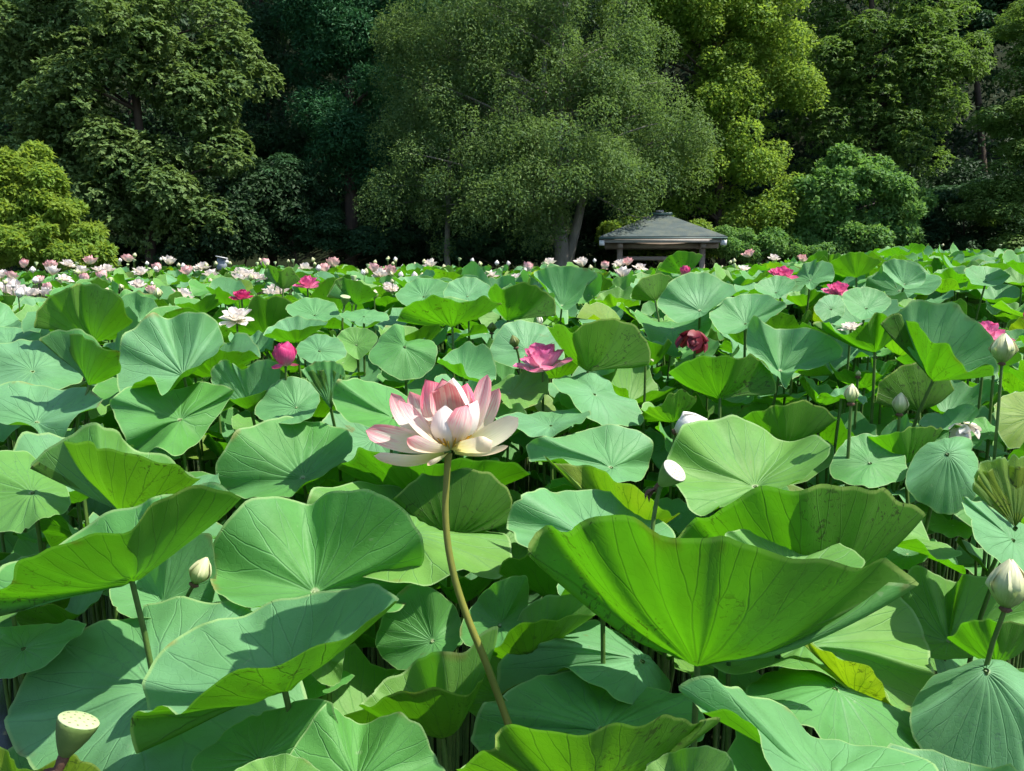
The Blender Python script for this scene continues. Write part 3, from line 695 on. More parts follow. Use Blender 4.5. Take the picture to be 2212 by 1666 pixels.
LEAVES = [
 # foreground
 ('huge veined green leaf cup seen from below on a thick stalk', 'leaf', (1507,1425), 1.35, 420, 1.75,
  [(1138,1190),(1190,1140),(1240,1150),(1290,1120),(1370,1110),(1440,1140),(1520,1180),(1570,1160),(1610,1175),(1680,1205),(1830,1205),(1930,1230),(1988,1266)]),
 ('light green leaf rising behind the dipped rim of the huge cup leaf', 'leaf_lime', (1710,1235), 1.62, 150, 1.3,
  [(1565,1160),(1600,1240),(1710,1290),(1820,1260),(1866,1204)], [(1780,1162),(1700,1139),(1640,1137),(1590,1146)]),
 ('yellow-green leaf with pale rim crossing the foot of the golden flower stalk', 'leaf_lime', (1270,1730), 1.02, 290, 1.6,
  [(985,1665),(1060,1612),(1080,1580),(1200,1580),(1320,1568),(1430,1556),(1500,1550),(1552,1560)], [(1500,1580),(1400,1600),(1250,1620),(1100,1640)]),
 ('small light green leaf edge in front of the huge cup leaf stalk', 'leaf_lime', (1480,1730), 0.98, 120, 1.3,
  [(1370,1720),(1420,1790),(1520,1800),(1590,1740)], [(1582,1650),(1560,1620),(1510,1613),(1440,1628),(1390,1660)]),
 ('pale blue-green leaf with a folded lobe, draped over its neighbours', 'leaf_blue', (1790,1690), 1.12, 300, 1.3,
  [(1466,1492),(1500,1525),(1560,1533),(1628,1560),(1650,1650),(1750,1780),(1900,1810),(2060,1760)],
  [(2012,1652),(1900,1615),(1830,1605),(1770,1588),(1690,1528),(1640,1508),(1580,1480),(1535,1458)]),
 ('large lit lime-green leaf with sideways veins beside the huge cup leaf', 'leaf_lime', (1740,1385), 1.8, 285, 1.3,
  [(1480,1400),(1600,1450),(1740,1440),(1880,1530),(1967,1549)], [(2000,1500),(2021,1440),(1998,1384),(1970,1321),(1932,1272),(1840,1245),(1650,1260)]),
 ('narrow yellow curled leaf underside beneath the lime-green leaf', 'leaf_yellow', (1850,1500), 1.62, 120, 1.5,
  [(1690,1335),(1755,1395),(1830,1425),(1885,1450),(1930,1530)], [(1900,1480),(1800,1420)]),
 ('tent-shaped green leaf, half in shade, below the narrow yellow underside', 'leaf', (1806,1484), 1.52, 218, 1.3,
  [(1611,1502),(1665,1535),(1757,1588),(1860,1650),(2036,1648)], [(1985,1565),(1930,1527),(1860,1490),(1790,1446),(1720,1436),(1650,1457)]),
 ('dull blue-green tent leaf with white drops below the cream-green bud', 'leaf_blue', (2132,1446), 1.5, 190, 1.3,
  [(1964,1552),(2000,1640),(2100,1710),(2220,1690),(2310,1600)], [(2255,1480),(2208,1452),(2130,1422),(2060,1445),(2005,1470)]),
 ('flat dark green leaf underside crossed by the cream-green bud stalk', 'leaf', (2150,1430), 1.85, 125, 1.8,
  [(2046,1378),(2090,1345),(2125,1336),(2180,1346),(2262,1352)]),
 ('lit two-lobed green leaf behind the cream-green bud', 'leaf_lime', (2050,1385), 2.1, 150, 1.3,
  [(1935,1380),(2040,1425),(2150,1400),(2255,1330)], [(2235,1270),(2150,1248),(2088,1240),(2062,1258),(2012,1234),(1962,1234)]),
 ('large dirt-flecked dark green underside behind the huge cup leaf', 'leaf', (1745,1275), 1.8, 285, 1.9,
  [(1450,1172),(1500,1130),(1560,1090),(1640,1062),(1750,1055),(1830,1042),(1890,1060),(1950,1080),(1997,1108)]),
 ('round bright green leaf with radiating veins beside the flat-topped seed pod', 'leaf_lime', (1632,1047), 2.3, 188, 1.5,
  [(1443,1005),(1470,1060),(1500,1112),(1560,1100),(1640,1077),(1720,1045),(1797,968)], [(1745,945),(1690,950),(1620,910),(1540,903),(1470,925)]),
 ('big round green leaf with a heart notch beside the flower stalk', 'leaf', (680,1275), 1.9, 234, 1.35,
  [(451,1230),(480,1290),(560,1316),(680,1335),(800,1335),(884,1300)], [(905,1250),(913,1180),(880,1105),(820,1065),(740,1060),(665,1084),(580,1071),(500,1110)]),
 ('pale leaf folded like a boat, its near side showing yellow-green underside', 'leaf_blue', (612,1484), 1.35, 315, 1.5,
  [(297,1630),(292,1550),(352,1531),(401,1522),(488,1472),(593,1430),(700,1392),(780,1348),(860,1305)],
  [(830,1263),(698,1279),(593,1306),(488,1328),(405,1363),(342,1419),(312,1480),(316,1536)]),
 ('great blue-green leaf behind the tilted green seed pod', 'leaf_blue', (335,1490), 1.55, 330, 1.3,
  [(14,1560),(40,1632),(120,1690),(250,1690),(500,1650),(660,1540)], [(600,1370),(550,1322),(480,1294),(400,1298),(318,1306),(296,1324),(241,1337),(160,1360),(70,1433),(28,1505)]),
 ('wide green leaf cup seen from below with a pale upper lip', 'leaf', (282,1248), 1.55, 290, 1.9,
  [(-45,1345),(-20,1288),(45,1222),(115,1183),(205,1152),(290,1130),(350,1090),(430,1046),(517,1072)], [(470,1050),(400,1052),(345,1072),(250,1106),(150,1160),(0,1235)]),
 ('torn bright green underside above the pale-lipped leaf cup', 'leaf_lime', (272,1108), 1.98, 190, 1.7,
  [(58,1008),(120,975),(140,951),(195,958),(230,975),(300,978),(370,1006),(432,1037)], [(380,1000),(285,966),(255,930),(215,919),(165,930),(120,958)]),
 ('light green ribbed leaf beside the torn bright underside', 'leaf_lime', (70,1062), 2.0, 160, 1.3,
  [(-150,1085),(-60,1140),(30,1148),(100,1122),(152,1090)], [(130,1030),(90,1000),(40,975),(-60,985)]),
 ('broad pale green leaf with shaded right lobe above the heart-notched leaf', 'leaf', (653,1030), 2.6, 158, 1.35,
  [(468,1022),(490,1064),(550,1077),(620,1070),(655,1052),(720,1012),(762,962)], [(742,925),(690,912),(620,903),(560,912),(500,942)]),
 ('dark shaded leaf with a crinkled lit fold', 'leaf', (389,905), 2.70, 135, 1.3,
  [(238,878),(268,940),(282,986),(340,968),(380,986),(430,950)], [(500,858),(497,838),(440,825),(390,840),(300,828),(250,858)]),
 ('wavy blue-green leaf with a hanging lip and white hub', 'leaf_blue', (78,910), 2.7, 140, 1.4,
  [(-60,905),(20,912),(75,925),(95,966),(120,962),(165,902),(219,870)], [(195,842),(120,838),(40,825),(-30,850)]),
 ('upright rounded pale leaf with a scalloped dripping edge', 'leaf_blue', (395,808), 2.92, 150, 1.3,
  [(252,790),(262,852),(300,826),(330,815),(350,857),(375,820),(430,792),(477,748)], [(477,712),(440,674),(400,675),(355,688),(330,676),(292,700),(262,735)]),
 ('tall fan of yellow-green underside striped by shadow', 'leaf_lime', (205,735), 3.2, 128, 1.7,
  [(76,712),(80,672),(110,640),(150,622),(180,610),(230,625),(265,650),(284,700)], [(250,660),(180,620),(120,650)]),
 ('pointed green underside left of the upright rounded leaf', 'leaf', (195,830), 2.75, 106, 1.7,
  [(84,733),(140,720),(190,731),(225,753),(258,766),(258,805)], [(225,755),(180,716),(130,712)]),
 ('soft blue-green leaf behind the pointed underside', 'leaf_blue', (70,800), 3.1, 120, 1.3,
  [(-50,820),(20,846),(100,848),(178,818)], [(165,785),(130,755),(85,735),(40,735),(-20,755)]),
 ('flat pale leaf behind the soft blue-green leaf', 'leaf_blue', (20,742), 3.5, 80, 1.3,
  [(-65,745),(0,762),(84,742)], [(80,716),(20,707),(-40,713)]),
 ('wavy cupped leaf below the closed rose-pink bloom', 'leaf_blue', (543,890), 2.9, 82, 1.7,
  [(453,808),(470,846),(510,862),(555,850),(600,828)], [(602,785),(560,778),(525,798),(490,776),(468,788)]),
 ('small ribbed blue-green leaf right of the wavy cup', 'leaf_blue', (640,880), 2.8, 78, 1.3,
  [(550,892),(600,916),(660,908),(690,870)], [(680,838),(640,813),(590,830)]),
 ('smooth green leaf behind the big blush flower petals', 'leaf', (850,900), 2.5, 135, 1.3,
  [(718,868),(760,912),(830,934),(900,938),(990,905)], [(955,880),(880,852),(800,825),(735,818)]),
 ('shaded dark round leaf with a heart notch behind the blush flower', 'leaf', (874,748), 3.0, 78, 1.2,
  [(796,772),(830,802),(880,822),(930,802),(944,762)], [(935,738),(895,732),(876,738),(872,706),(850,701),(818,735)]),
 ('small round lime-green leaf left of the shaded heart-notched leaf', 'leaf_lime', (770,745), 3.2, 46, 1.2,
  [(726,735),(745,756),(772,776),(800,756),(816,730)], [(795,711),(760,707),(735,718)]),
 ('crisp green fan underside on a slim stalk behind the blush flower', 'leaf', (977,702), 3.3, 115, 1.7,
  [(858,696),(870,666),(920,646),(955,638),(1000,656),(1045,641),(1084,658)], [(1040,655),(980,645),(900,655)]),
 ('notched green fan underside with a straight stalk', 'leaf', (1097,689), 3.5, 100, 1.7,
  [(1058,642),(1066,615),(1090,621),(1140,612),(1180,630),(1201,660),(1198,682)], [(1170,640),(1120,625)]),
 ('funnel-shaped blue-green leaf above the fan undersides', 'leaf_blue', (1214,660), 4.2, 72, 1.4,
  [(1153,590),(1180,622),(1216,669),(1250,652),(1270,612),(1292,595)], [(1270,582),(1220,574),(1180,579)]),
 ('large veined green fan underside beside the open pink flower', 'leaf_lime', (1270,798), 2.9, 125, 1.7,
  [(1182,708),(1215,700),(1240,716),(1290,690),(1340,690),(1385,720),(1404,748),(1398,790)], [(1370,745),(1300,705),(1230,722)]),
 ('pale leaf standing behind the open pink flower', 'leaf_blue', (1140,758), 3.25, 80, 1.3,
  [(1058,765),(1110,795),(1175,800),(1220,770)], [(1195,715),(1150,696),(1090,700)]),
 ('wavy-edged blue-green leaf below the large veined fan', 'leaf_blue', (1285,850), 2.75, 108, 1.3,
  [(1193,822),(1230,862),(1270,902),(1320,922),(1388,912)], [(1375,870),(1335,850),(1310,820),(1270,803),(1230,814)]),
 ('low pale leaf right of the blush flower', 'leaf_blue', (1190,918), 2.5, 105, 1.3,
  [(1070,902),(1120,928),(1180,946),(1240,918),(1277,895)], [(1260,886),(1200,888),(1130,893)]),
 ('creased blue-green leaf cup left of the flat-topped seed pod', 'leaf_blue', (1322,1008), 2.3, 140, 1.4,
  [(1138,960),(1145,997),(1190,990),(1240,1007),(1300,1032),(1375,1042)], [(1400,1010),(1409,960),(1370,925),(1310,918),(1250,935),(1180,944)]),
 ('long yellow-green curled rim under the creased leaf cup', 'leaf_yellow', (1370,1150), 2.1, 155, 1.6,
  [(1174,985),(1215,1003),(1270,1007),(1330,1032),(1385,1062),(1430,1100),(1466,1112)], [(1430,1120),(1340,1060),(1250,1040)]),
 ('pale smooth leaf behind the left shoulder of the huge cup leaf', 'leaf_blue', (1290,1165), 1.88, 185, 1.3,
  [(1094,1125),(1110,1162),(1150,1185),(1300,1240),(1460,1180)], [(1400,1100),(1330,1065),(1260,1057),(1190,1061),(1128,1066)]),
 ('rounded bright green underside right of the flower stalk', 'leaf', (975,1160), 2.2, 150, 1.7,
  [(850,1085),(900,1030),(965,1007),(1040,1015),(1085,1045),(1108,1088),(1100,1130)], [(1040,1060),(940,1050)]),
 ('light green leaf crossed by the bend of the flower stalk', 'leaf_lime', (890,1150), 2.1, 222, 1.3,
  [(690,1200),(800,1255),(910,1257),(1000,1238),(1070,1252),(1108,1208)], [(1090,1160),(1020,1140),(950,1100),(900,1062),(850,1050),(780,1040),(668,1072)]),
 ('wide green underside directly below the blush flower', 'leaf', (930,1085), 2.42, 212, 1.7,
  [(733,1012),(760,985),(800,974),(900,990),(1000,1000),(1080,990),(1148,1026)], [(1060,1010),(950,1020),(820,1000)]),
 ('crumpled lime leaf cup on a thin bent stalk left of the flower stalk', 'leaf_lime', (955,1588), 1.5, 180, 1.7,
  [(776,1526),(830,1508),(887,1493),(964,1487),(1018,1500),(1052,1440)], [(1077,1357),(1040,1374),(990,1408),(945,1407),(900,1430),(842,1461),(800,1503)]),
 ('pale scalloped leaf right of the lower flower stalk', 'leaf_blue', (1390,1425), 1.68, 200, 1.3,
  [(1068,1502),(1110,1486),(1180,1455),(1230,1446),(1290,1490),(1345,1514),(1438,1510)], [(1430,1445),(1330,1370),(1285,1340),(1240,1354),(1180,1390),(1110,1400),(1080,1440)]),
 ('deep shaded teal leaf beneath the pale scalloped leaf', 'leaf', (1300,1570), 1.45, 235, 1.3,
  [(1018,1605),(1100,1650),(1300,1660),(1520,1600)], [(1490,1500),(1400,1490),(1250,1450),(1150,1470),(1050,1520)]),
 ('dim green leaf behind the bend of the flower stalk', 'leaf', (1080,1350), 1.78, 95, 1.3,
  [(992,1372),(1040,1405),(1090,1392),(1130,1345)], [(1142,1290),(1136,1245),(1080,1254),(1026,1300)]),
 ('lit sliver of leaf with green underside under the huge cup leaf', 'leaf_lime', (1140,1430), 1.72, 130, 1.5,
  [(1056,1412),(1120,1352),(1200,1336),(1285,1324)], [(1270,1308),(1240,1284),(1190,1284),(1130,1320)]),
 ('dark leaf in the shade left of the bend of the flower stalk', 'leaf', (935,1385), 1.88, 100, 1.3,
  [(812,1392),(850,1442),(900,1444),(960,1424),(995,1380)], [(988,1320),(940,1274),(880,1264),(830,1328)]),
 ('dark leaf in shade under the folded boat leaf', 'leaf', (560,1640), 1.3, 165, 1.2,
  [(415,1660),(550,1745),(720,1700)], [(716,1522),(600,1528),(500,1572)]),
 ('half-shaded creased leaf below the crumpled lime cup', 'leaf', (770,1690), 1.25, 190, 1.2,
  [(610,1690),(720,1790),(880,1790),(960,1690)], [(945,1640),(920,1588),(880,1548),(850,1540),(770,1562),(725,1530),(690,1530)]),
 ('light leaf tip between two shaded leaves at the front', 'leaf_lime', (600,1725), 1.12, 115, 1.3,
  [(480,1700),(540,1790),(660,1790),(710,1700)], [(680,1655),(620,1629),(560,1640),(510,1664)]),
 ('yellow leaf edge below the tilted green seed pod', 'leaf_yellow', (90,1770), 1.35, 150, 1.5,
  [(-60,1640),(10,1610),(22,1640),(60,1662),(140,1636),(182,1640),(225,1675)], [(180,1690),(60,1690)]),
 ('dark teal leaf under the pale-lipped leaf cup', 'leaf', (50,1400), 1.72, 125, 1.2,
  [(-70,1465),(50,1458),(150,1392),(184,1346)], [(120,1345),(0,1360),(-60,1400)]),
 ('pale leaf behind the small leaning green bud', 'leaf_blue', (348,1302), 1.88, 118, 1.3,
  [(238,1275),(262,1325),(350,1335),(460,1295)], [(455,1160),(400,1158),(350,1180),(300,1226)]),
 ('sunlit leaf scrap below the folded boat leaf', 'leaf_lime', (700,1420), 1.72, 62, 1.3,
  [(664,1432),(690,1474),(730,1478),(742,1430)], [(742,1385),(705,1380),(672,1400)]),
 # right and middle distance
 ('scalloped pale leaf with a pointed drip lip', 'leaf_blue', (1685,800), 2.9, 104, 1.3,
  [(1614,757),(1645,782),(1680,812),(1697,840),(1720,802),(1770,792),(1819,766)], [(1795,725),(1735,710),(1685,710),(1650,698),(1621,687)]),
 ('dark green fan underside left of the scalloped pale leaf', 'leaf', (1555,858), 2.75, 118, 1.7,
  [(1447,812),(1480,780),(1530,768),(1590,775),(1620,765),(1650,785),(1676,822),(1668,855)], [(1620,800),(1500,800)]),
 ('green fan underside on a slanting stalk behind slender buds', 'leaf', (1890,757), 2.9, 125, 1.7,
  [(1757,702),(1780,694),(1820,721),(1870,700),(1900,674),(1920,686),(1932,728)], [(1900,700),(1820,725)]),
 ('large leaf showing pale face and notched green underside near the tall bud', 'leaf_blue', (2018,820), 2.6, 138, 1.6,
  [(1901,702),(1935,678),(1960,691),(1995,706),(2010,741),(2050,746),(2075,781),(2092,802),(2130,788),(2156,808)], [(2150,765),(2140,725),(2100,690),(2070,654),(2020,655),(1975,649),(1948,668)]),
 ('yellow-green underside behind the stalk of the notched leaf', 'leaf_lime', (1985,888), 2.85, 100, 1.7,
  [(1890,872),(1900,830),(1930,800),(1990,782),(2040,800),(2062,845)]),
 ('long green underside behind the round bright leaf', 'leaf', (1690,965), 2.6, 118, 1.7,
  [(1570,930),(1600,904),(1650,885),(1700,870),(1760,872),(1810,906)]),
 ('low green underside right of the round bright leaf', 'leaf', (1955,1000), 2.4, 98, 1.7,
  [(1866,950),(1930,934),(2000,920),(2036,930)]),
 ('dark shaded leaf behind the slender bud stalk', 'leaf', (1880,1000), 2.3, 88, 1.2,
  [(1793,1022),(1870,1052),(1958,1030)], [(1942,970),(1890,940),(1828,950)]),
 ('pale crinkled leaf with white hub right of the dark shaded leaf', 'leaf_blue', (2047,980), 2.2, 98, 1.4,
  [(1955,1045),(2000,1092),(2060,1112),(2112,1060)], [(2103,962),(2070,944),(2030,950),(1985,972)]),
 ('bright yellow-green rounded underside below the tall bud', 'leaf_yellow', (2195,1140), 2.0, 115, 1.7,
  [(2101,1060),(2104,1030),(2120,1002),(2160,988),(2215,984),(2285,1010)]),
 ('yellowing leaf edge behind the tall bud stalk', 'leaf_yellow', (2230,900), 2.5, 88, 1.3,
  [(2148,890),(2180,965),(2295,950)], [(2290,865),(2230,845),(2170,855)]),
 ('drooping pale leaf with green fold above the cream-green bud', 'leaf_blue', (2190,1165), 1.95, 125, 1.4,
  [(2076,1085),(2105,1150),(2140,1203),(2215,1245),(2290,1220)], [(2270,1170),(2212,1130),(2150,1100),(2090,1074)]),
 ('broad pale fan-ribbed leaf right of the pavilion flowers', 'leaf_blue', (1512,670), 3.5, 88, 1.4,
  [(1420,657),(1450,690),(1500,692),(1540,666),(1592,630)], [(1560,605),(1520,589),(1480,591),(1440,618)]),
 ('rippled blue-green leaf above the dark red wilting flower', 'leaf_blue', (1610,698), 3.3, 84, 1.4,
  [(1531,682),(1560,720),(1600,716),(1640,701),(1697,665)], [(1680,645),(1630,635),(1580,640),(1550,660)]),
 ('yellow-green fan underside standing between two pink flowers', 'leaf_lime', (1850,598), 4.5, 68, 1.6,
  [(1781,584),(1810,556),(1840,545),(1880,553),(1905,566)]),
 ('fluted blue-green leaf right of the pink flowers', 'leaf_blue', (1955,614), 4.2, 50, 1.4,
  [(1906,575),(1930,606),(1965,624),(1997,610)], [(1992,580),(1960,565),(1930,559)]),
 ('scalloped blue-green leaf near the far right flowers', 'leaf_blue', (2130,608), 4.4, 50, 1.4,
  [(2085,580),(2100,611),(2150,618),(2180,600)], [(2175,588),(2130,575)]),
 ('green fan underside in front of the pavilion', 'leaf_lime', (1415,648), 4.0, 58, 1.6,
  [(1362,645),(1375,612),(1420,590),(1450,600),(1472,624)]),
 ('green fan underside with the crimson closed flower against it', 'leaf', (1480,592), 4.7, 55, 1.6,
  [(1423,584),(1440,556),(1470,543),(1500,545),(1518,553)]),
 ('small ribbed pale leaf beside a curled dark leaf', 'leaf_blue', (1795,668), 3.6, 42, 1.4,
  [(1758,668),(1790,700),(1822,680)], [(1820,645),(1785,638)]),
 ('ribbed pale leaf under the double pink flower', 'leaf_blue', (1872,666), 3.5, 55, 1.4,
  [(1820,640),(1840,680),(1880,688),(1922,660)], [(1915,635),(1880,622),(1845,622)]),
 ('funnel leaf below the large pink flower', 'leaf_blue', (1676,632), 4.0, 46, 1.4,
  [(1630,618),(1660,642),(1690,640),(1718,615)], [(1705,600),(1670,597)]),
 ('wide soft blue-green leaf in the middle distance', 'leaf_blue', (915,640), 4.1, 62, 1.4,
  [(855,640),(890,665),(950,660),(978,630)], [(960,608),(915,600),(880,612)]),
 ('ribbed blue-green leaf beside the wide soft leaf', 'leaf_blue', (1010,640), 3.9, 55, 1.4,
  [(958,636),(990,662),(1035,655),(1062,630)], [(1045,608),(1005,598),(975,608)]),
 ('green fan underside with a pale torn side, middle distance', 'leaf', (770,657), 3.9, 60, 1.6,
  [(706,642),(725,606),(745,600),(790,615),(816,636)]),
 ('yellow-green fan underside left of the bright pink flower', 'leaf_lime', (612,624), 4.5, 46, 1.6,
  [(569,592),(580,572),(605,585),(625,577),(650,604)]),
 ('rumpled pale leaf right of the white flower', 'leaf_blue', (680,680), 3.7, 62, 1.4,
  [(616,668),(650,690),(700,692),(734,680)], [(720,655),(680,643),(640,650)]),
 ('flat pale leaf near the small cone-shaped seed pod', 'leaf_blue', (786,684), 3.6, 56, 1.3,
  [(734,680),(780,698),(840,690)], [(820,672),(770,670)]),
 ('long wavy leaf above the closed rose-pink bloom', 'leaf_blue', (640,738), 3.4, 74, 1.6,
  [(568,724),(600,712),(640,713),(706,698)], [(690,692),(640,684),(600,694)]),
 ('pale leaf right of the closed rose-pink bloom', 'leaf_blue', (690,758), 3.1, 56, 1.3,
  [(640,762),(690,790),(746,770)], [(735,735),(690,722),(655,735)]),
 ('bright green underside between the wavy cup and the blush flower', 'leaf', (715,885), 2.72, 70, 1.6,
  [(650,800),(690,780),(735,786),(745,815)], [(720,800),(680,800)]),
]
for i, L in enumerate(LEAVES): hero_leaf(i, *L)

# ------------------------------------------------------------------ petals, flowers, buds, pods
def petal_arr(p0, p1, p2, W, inner, cup=0.45, nt=11, ns=7, ruff=0.0, blunt=0.42, seed=0):
    g = np.random.default_rng(seed)
    c = bez(p0, p1, p2, nt); t = np.linspace(0, 1, nt)
    tan = np.gradient(c, axis=0); tan /= np.linalg.norm(tan, axis=1)[:, None]
    inn = np.asarray(inner, float)[None] - c
    inn -= tan * (inn * tan).sum(1)[:, None]; inn /= np.linalg.norm(inn, axis=1)[:, None] + 1e-9
    side = np.cross(tan, inn)
    prof = (t + 0.04) ** 0.62 * np.maximum(1.0 - t, 0) ** blunt; prof = prof / prof.max(); prof[0] = max(prof[0], 0.16)
    s = np.linspace(-1, 1, ns)
    w = W * prof
    rf = ruff * W * np.sin(6 * t + g.uniform(0, 6))[:, None] * np.abs(s)[None] ** 2
    V = c[:, None] + side[:, None] * (w[:, None] * s[None])[..., None] + inn[:, None] * ((cup * w[:, None] * (s[None] ** 2)) + rf)[..., None]
    uv = np.stack(np.broadcast_arrays(0.5 + 0.5 * s[None], t[:, None]), -1)
    F = [(i * ns + j, i * ns + j + 1, (i + 1) * ns + j + 1, (i + 1) * ns + j) for i in range(nt - 1) for j in range(ns - 1)]
    return V.reshape(-1, 3), np.array(F), uv.reshape(-1, 2)
def lathe_arr(prof, sides=20):
    th = np.linspace(0, 2 * np.pi, sides, endpoint=False); V = []; F = []
    for r, z in prof: V += [[r * math.cos(a), r * math.sin(a), z] for a in th]
    n = len(prof)
    for i in range(n - 1):
        for j in range(sides):
            k = (j + 1) % sides; F.append((i * sides + j, i * sides + k, (i + 1) * sides + k, (i + 1) * sides + j))
    return np.array(V), np.array(F)
def align(direction, roll=0.0):
    q = Vector(direction).to_track_quat('Z', 'Y'); return (q.to_matrix() @ Matrix.Rotation(roll, 3, 'Z')).to_euler()

# the large blush flower, petal by petal
def hero_flower():
    d = 1.35
    def H(u, v, dd=0.0): return P(759.1 + u * 0.179, 786.2 + v * 0.179, d + dd)
    ctr = H(1195, 1045)
    base = np.array([*P(1112, 1640, d + 0.02)[:2], -0.1])
    root = thing('lotus_flower', 'large blush-pink and white lotus flower on a tall bent golden stalk', 'flower', base)
    axis = H(1180, 560)
    k = d / FZ * 0.179
    # (tip, control, half width px, cup, material, base offset, ruffle)
    # tip, control, half width, cup, material, base, lean of the inner face (towards the camera negative)
    PT = [((170, 805, 0.00), (640, 985, 0.03), 150, 0.45, 'petal_hero', (1150, 1000, 0), -0.22),
          ((268, 1112, -0.03), (640, 1300, -0.03), 105, 0.4, 'petal_cream', (1120, 1080, 0), 0.20),
          ((668, 900, -0.075), (820, 1120, -0.08), 125, 0.6, 'petal_hero', (1185, 1050, -0.01), 0.14),
          ((1705, 930, -0.055), (1620, 1120, -0.08), 150, 0.6, 'petal_cream', (1210, 1040, -0.01), 0.14),
          ((1890, 988, 0.01), (1640, 1150, 0.01), 75, 0.4, 'petal_cream', (1250, 1080, 0), 0.15),
          ((2008, 648, -0.01), (1750, 960, 0.0), 145, 0.45, 'petal_cream', (1230, 1030, 0), -0.2),
          ((1785, 292, 0.045), (1720, 800, 0.05), 150, 0.5, 'petal_hero', (1230, 1020, 0.01), -0.05),
          ((1640, 125, 0.03), (1600, 740, 0.02), 130, 0.5, 'petal_hero', (1220, 1010, 0.01), -0.1),
          ((1230, 165, -0.02), (1460, 560, 0.10), 290, 0.9, 'petal_white', (1210, 1010, 0.015), 0),
          ((1100, 190, -0.02), (1180, 560, 0.10), 210, 0.8, 'petal_hero', (1195, 1010, 0.015), 0),
          ((900, 195, -0.01), (760, 600, 0.08), 210, 0.9, 'petal_blush', (1180, 1010, 0.015), 0),
          ((960, 330, -0.03), (900, 640, 0.03), 150, 0.8, 'petal_hero', (1185, 1010, 0.01), 0),
          ((478, 350, 0.04), (560, 820, 0.05), 150, 0.5, 'petal_hero', (1160, 1010, 0.01), -0.05),
          ((580, 440, -0.03), (690, 880, -0.045), 250, 0.40, 'petal_hero', (1170, 1030, -0.005), -0.04),
          ((1395, 495, -0.035), (1400, 860, -0.065), 186, 0.6, 'petal_hero', (1210, 1040, -0.005), 0.05),
          ((1130, 500, -0.02), (1060, 870, -0.07), 180, 0.55, 'petal_white', (1190, 1040, -0.005), 0.05),
          ((1520, 440, -0.02), (1600, 860, -0.035), 185, 0.5, 'petal_white', (1215, 1030, 0), 0.0),
          ((915, 1195, -0.05), (1010, 1250, -0.05), 65, 0.4, 'petal_cream', (1165, 1080, -0.005), 0.2),
          ((1400, 230, 0.02), (1560, 600, 0.09), 190, 0.8, 'petal_blush', (1210, 1010, 0.015), 0),
          ((700, 330, 0.06), (700, 760, 0.10), 160, 0.6, 'petal_hero', (1170, 1010, 0.015), 0)]
    for j, (tp, ct, hw, cup, mt, bs, ly) in enumerate(PT):
        V, F, uv = petal_arr(H(*bs), H(*ct), H(*tp), hw * k, axis + np.array([0, ly, 0.05 if ly else 0]), cup, nt=15, ns=9, ruff=0.10, blunt=0.40 if hw < 188 else 0.22, seed=j)
        obj('petal', mesh_np('blush_petal', V - base, F, M[mt], uv), root)
        splat(V)
    # receptacle with stamens
    V, F = lathe_arr([(0.004, 0), (0.012, 0.004), (0.018, 0.02), (0.019, 0.028), (0.001, 0.029)], 16)
    obj('receptacle', mesh_np('receptacle', V, F, M['pod']), root, tuple(H(1195, 1020) - base))
    g = random.Random(3); parts = []
    for _ in range(70):
        a = g.uniform(0, 6.28); r = g.uniform(0.012, 0.02); q = np.array([math.cos(a), math.sin(a), 0])
        o = H(1195, 1010) + q * r * 0.6
        parts.append(tube_arr(bez(o, o + q * 0.014 + [0, 0, 0.01], o + q * 0.03 + [0, 0, g.uniform(0.01, 0.026)], 4) - base, [0.0012, 0.0012, 0.0018, 0.0012], 4))
    V, F = merge(parts); tag(obj('stamens', mesh_np('stamens', V, F, M['stamen']), root), kind='stuff')
    top = H(1170, 1075)
    pts = spline([top, P(965, 1035, d), P(962, 1100, d), P(968, 1180, d), P(985, 1260, d), P(1012, 1340, d), P(1045, 1420, d), P(1075, 1500, d), P(1107, 1590, d), P(1130, 1660, d), base], 44)
    V, F = tube_arr(pts - base, np.concatenate([[0.0075, 0.0062], np.linspace(0.0058, 0.0072, 42)]), 10)
    obj('stem', mesh_np('flower_stem', V, F, M['stem_gold']), root); splat(pts[:40], 1)
hero_flower()

def ring_petal(L, W, el0, el1, cup, r0=0.012, z0=0.0, seed=0, mat=None, nt=9, ns=5, blunt=0.42):
    a0, a1 = R_(el0), R_(el1)
    p0 = np.array([r0, 0, z0]); p1 = p0 + L * 0.55 * np.array([math.cos(a0), 0, math.sin(a0)]); p2 = p1 + L * 0.55 * np.array([math.cos(a1), 0, math.sin(a1)])
    return petal_arr(p0, p1, p2, W, (0, 0, L * 0.9), cup, nt, ns, 0.08, blunt, seed)
FORMS = {  # rings: (number, length, half width, start elevation, end elevation, cup)
 'open': [(7, .105, .034, 8, 30, .45), (7, .10, .036, 35, 65, .5), (6, .09, .034, 55, 88, .55), (4, .07, .026, 65, 100, .6)],
 'cup': [(6, .10, .036, 25, 70, .55), (6, .10, .036, 45, 92, .6), (5, .085, .03, 60, 105, .6)],
 'ball': [(5, .10, .042, 30, 112, .7), (5, .095, .040, 45, 118, .7), (4, .085, .034, 60, 120, .7), (2, .05, .022, -30, 20, .4)],
 'flat': [(8, .12, .034, -5, 12, .4), (7, .11, .034, 18, 40, .45), (6, .085, .03, 45, 75, .5)],
 'double': [(8, .10, .032, 5, 28, .45), (8, .09, .032, 30, 60, .5), (8, .08, .03, 50, 85, .55), (7, .07, .026, 60, 100, .6)],
 'droop': [(5, .10, .036, -50, -75, .4), (4, .09, .03, -20, -80, .4)],
 'scrap': [(3, .09, .03, 0, -50, .4), (2, .08, .03, 40, 70, .5)]}
ring_cache = {}
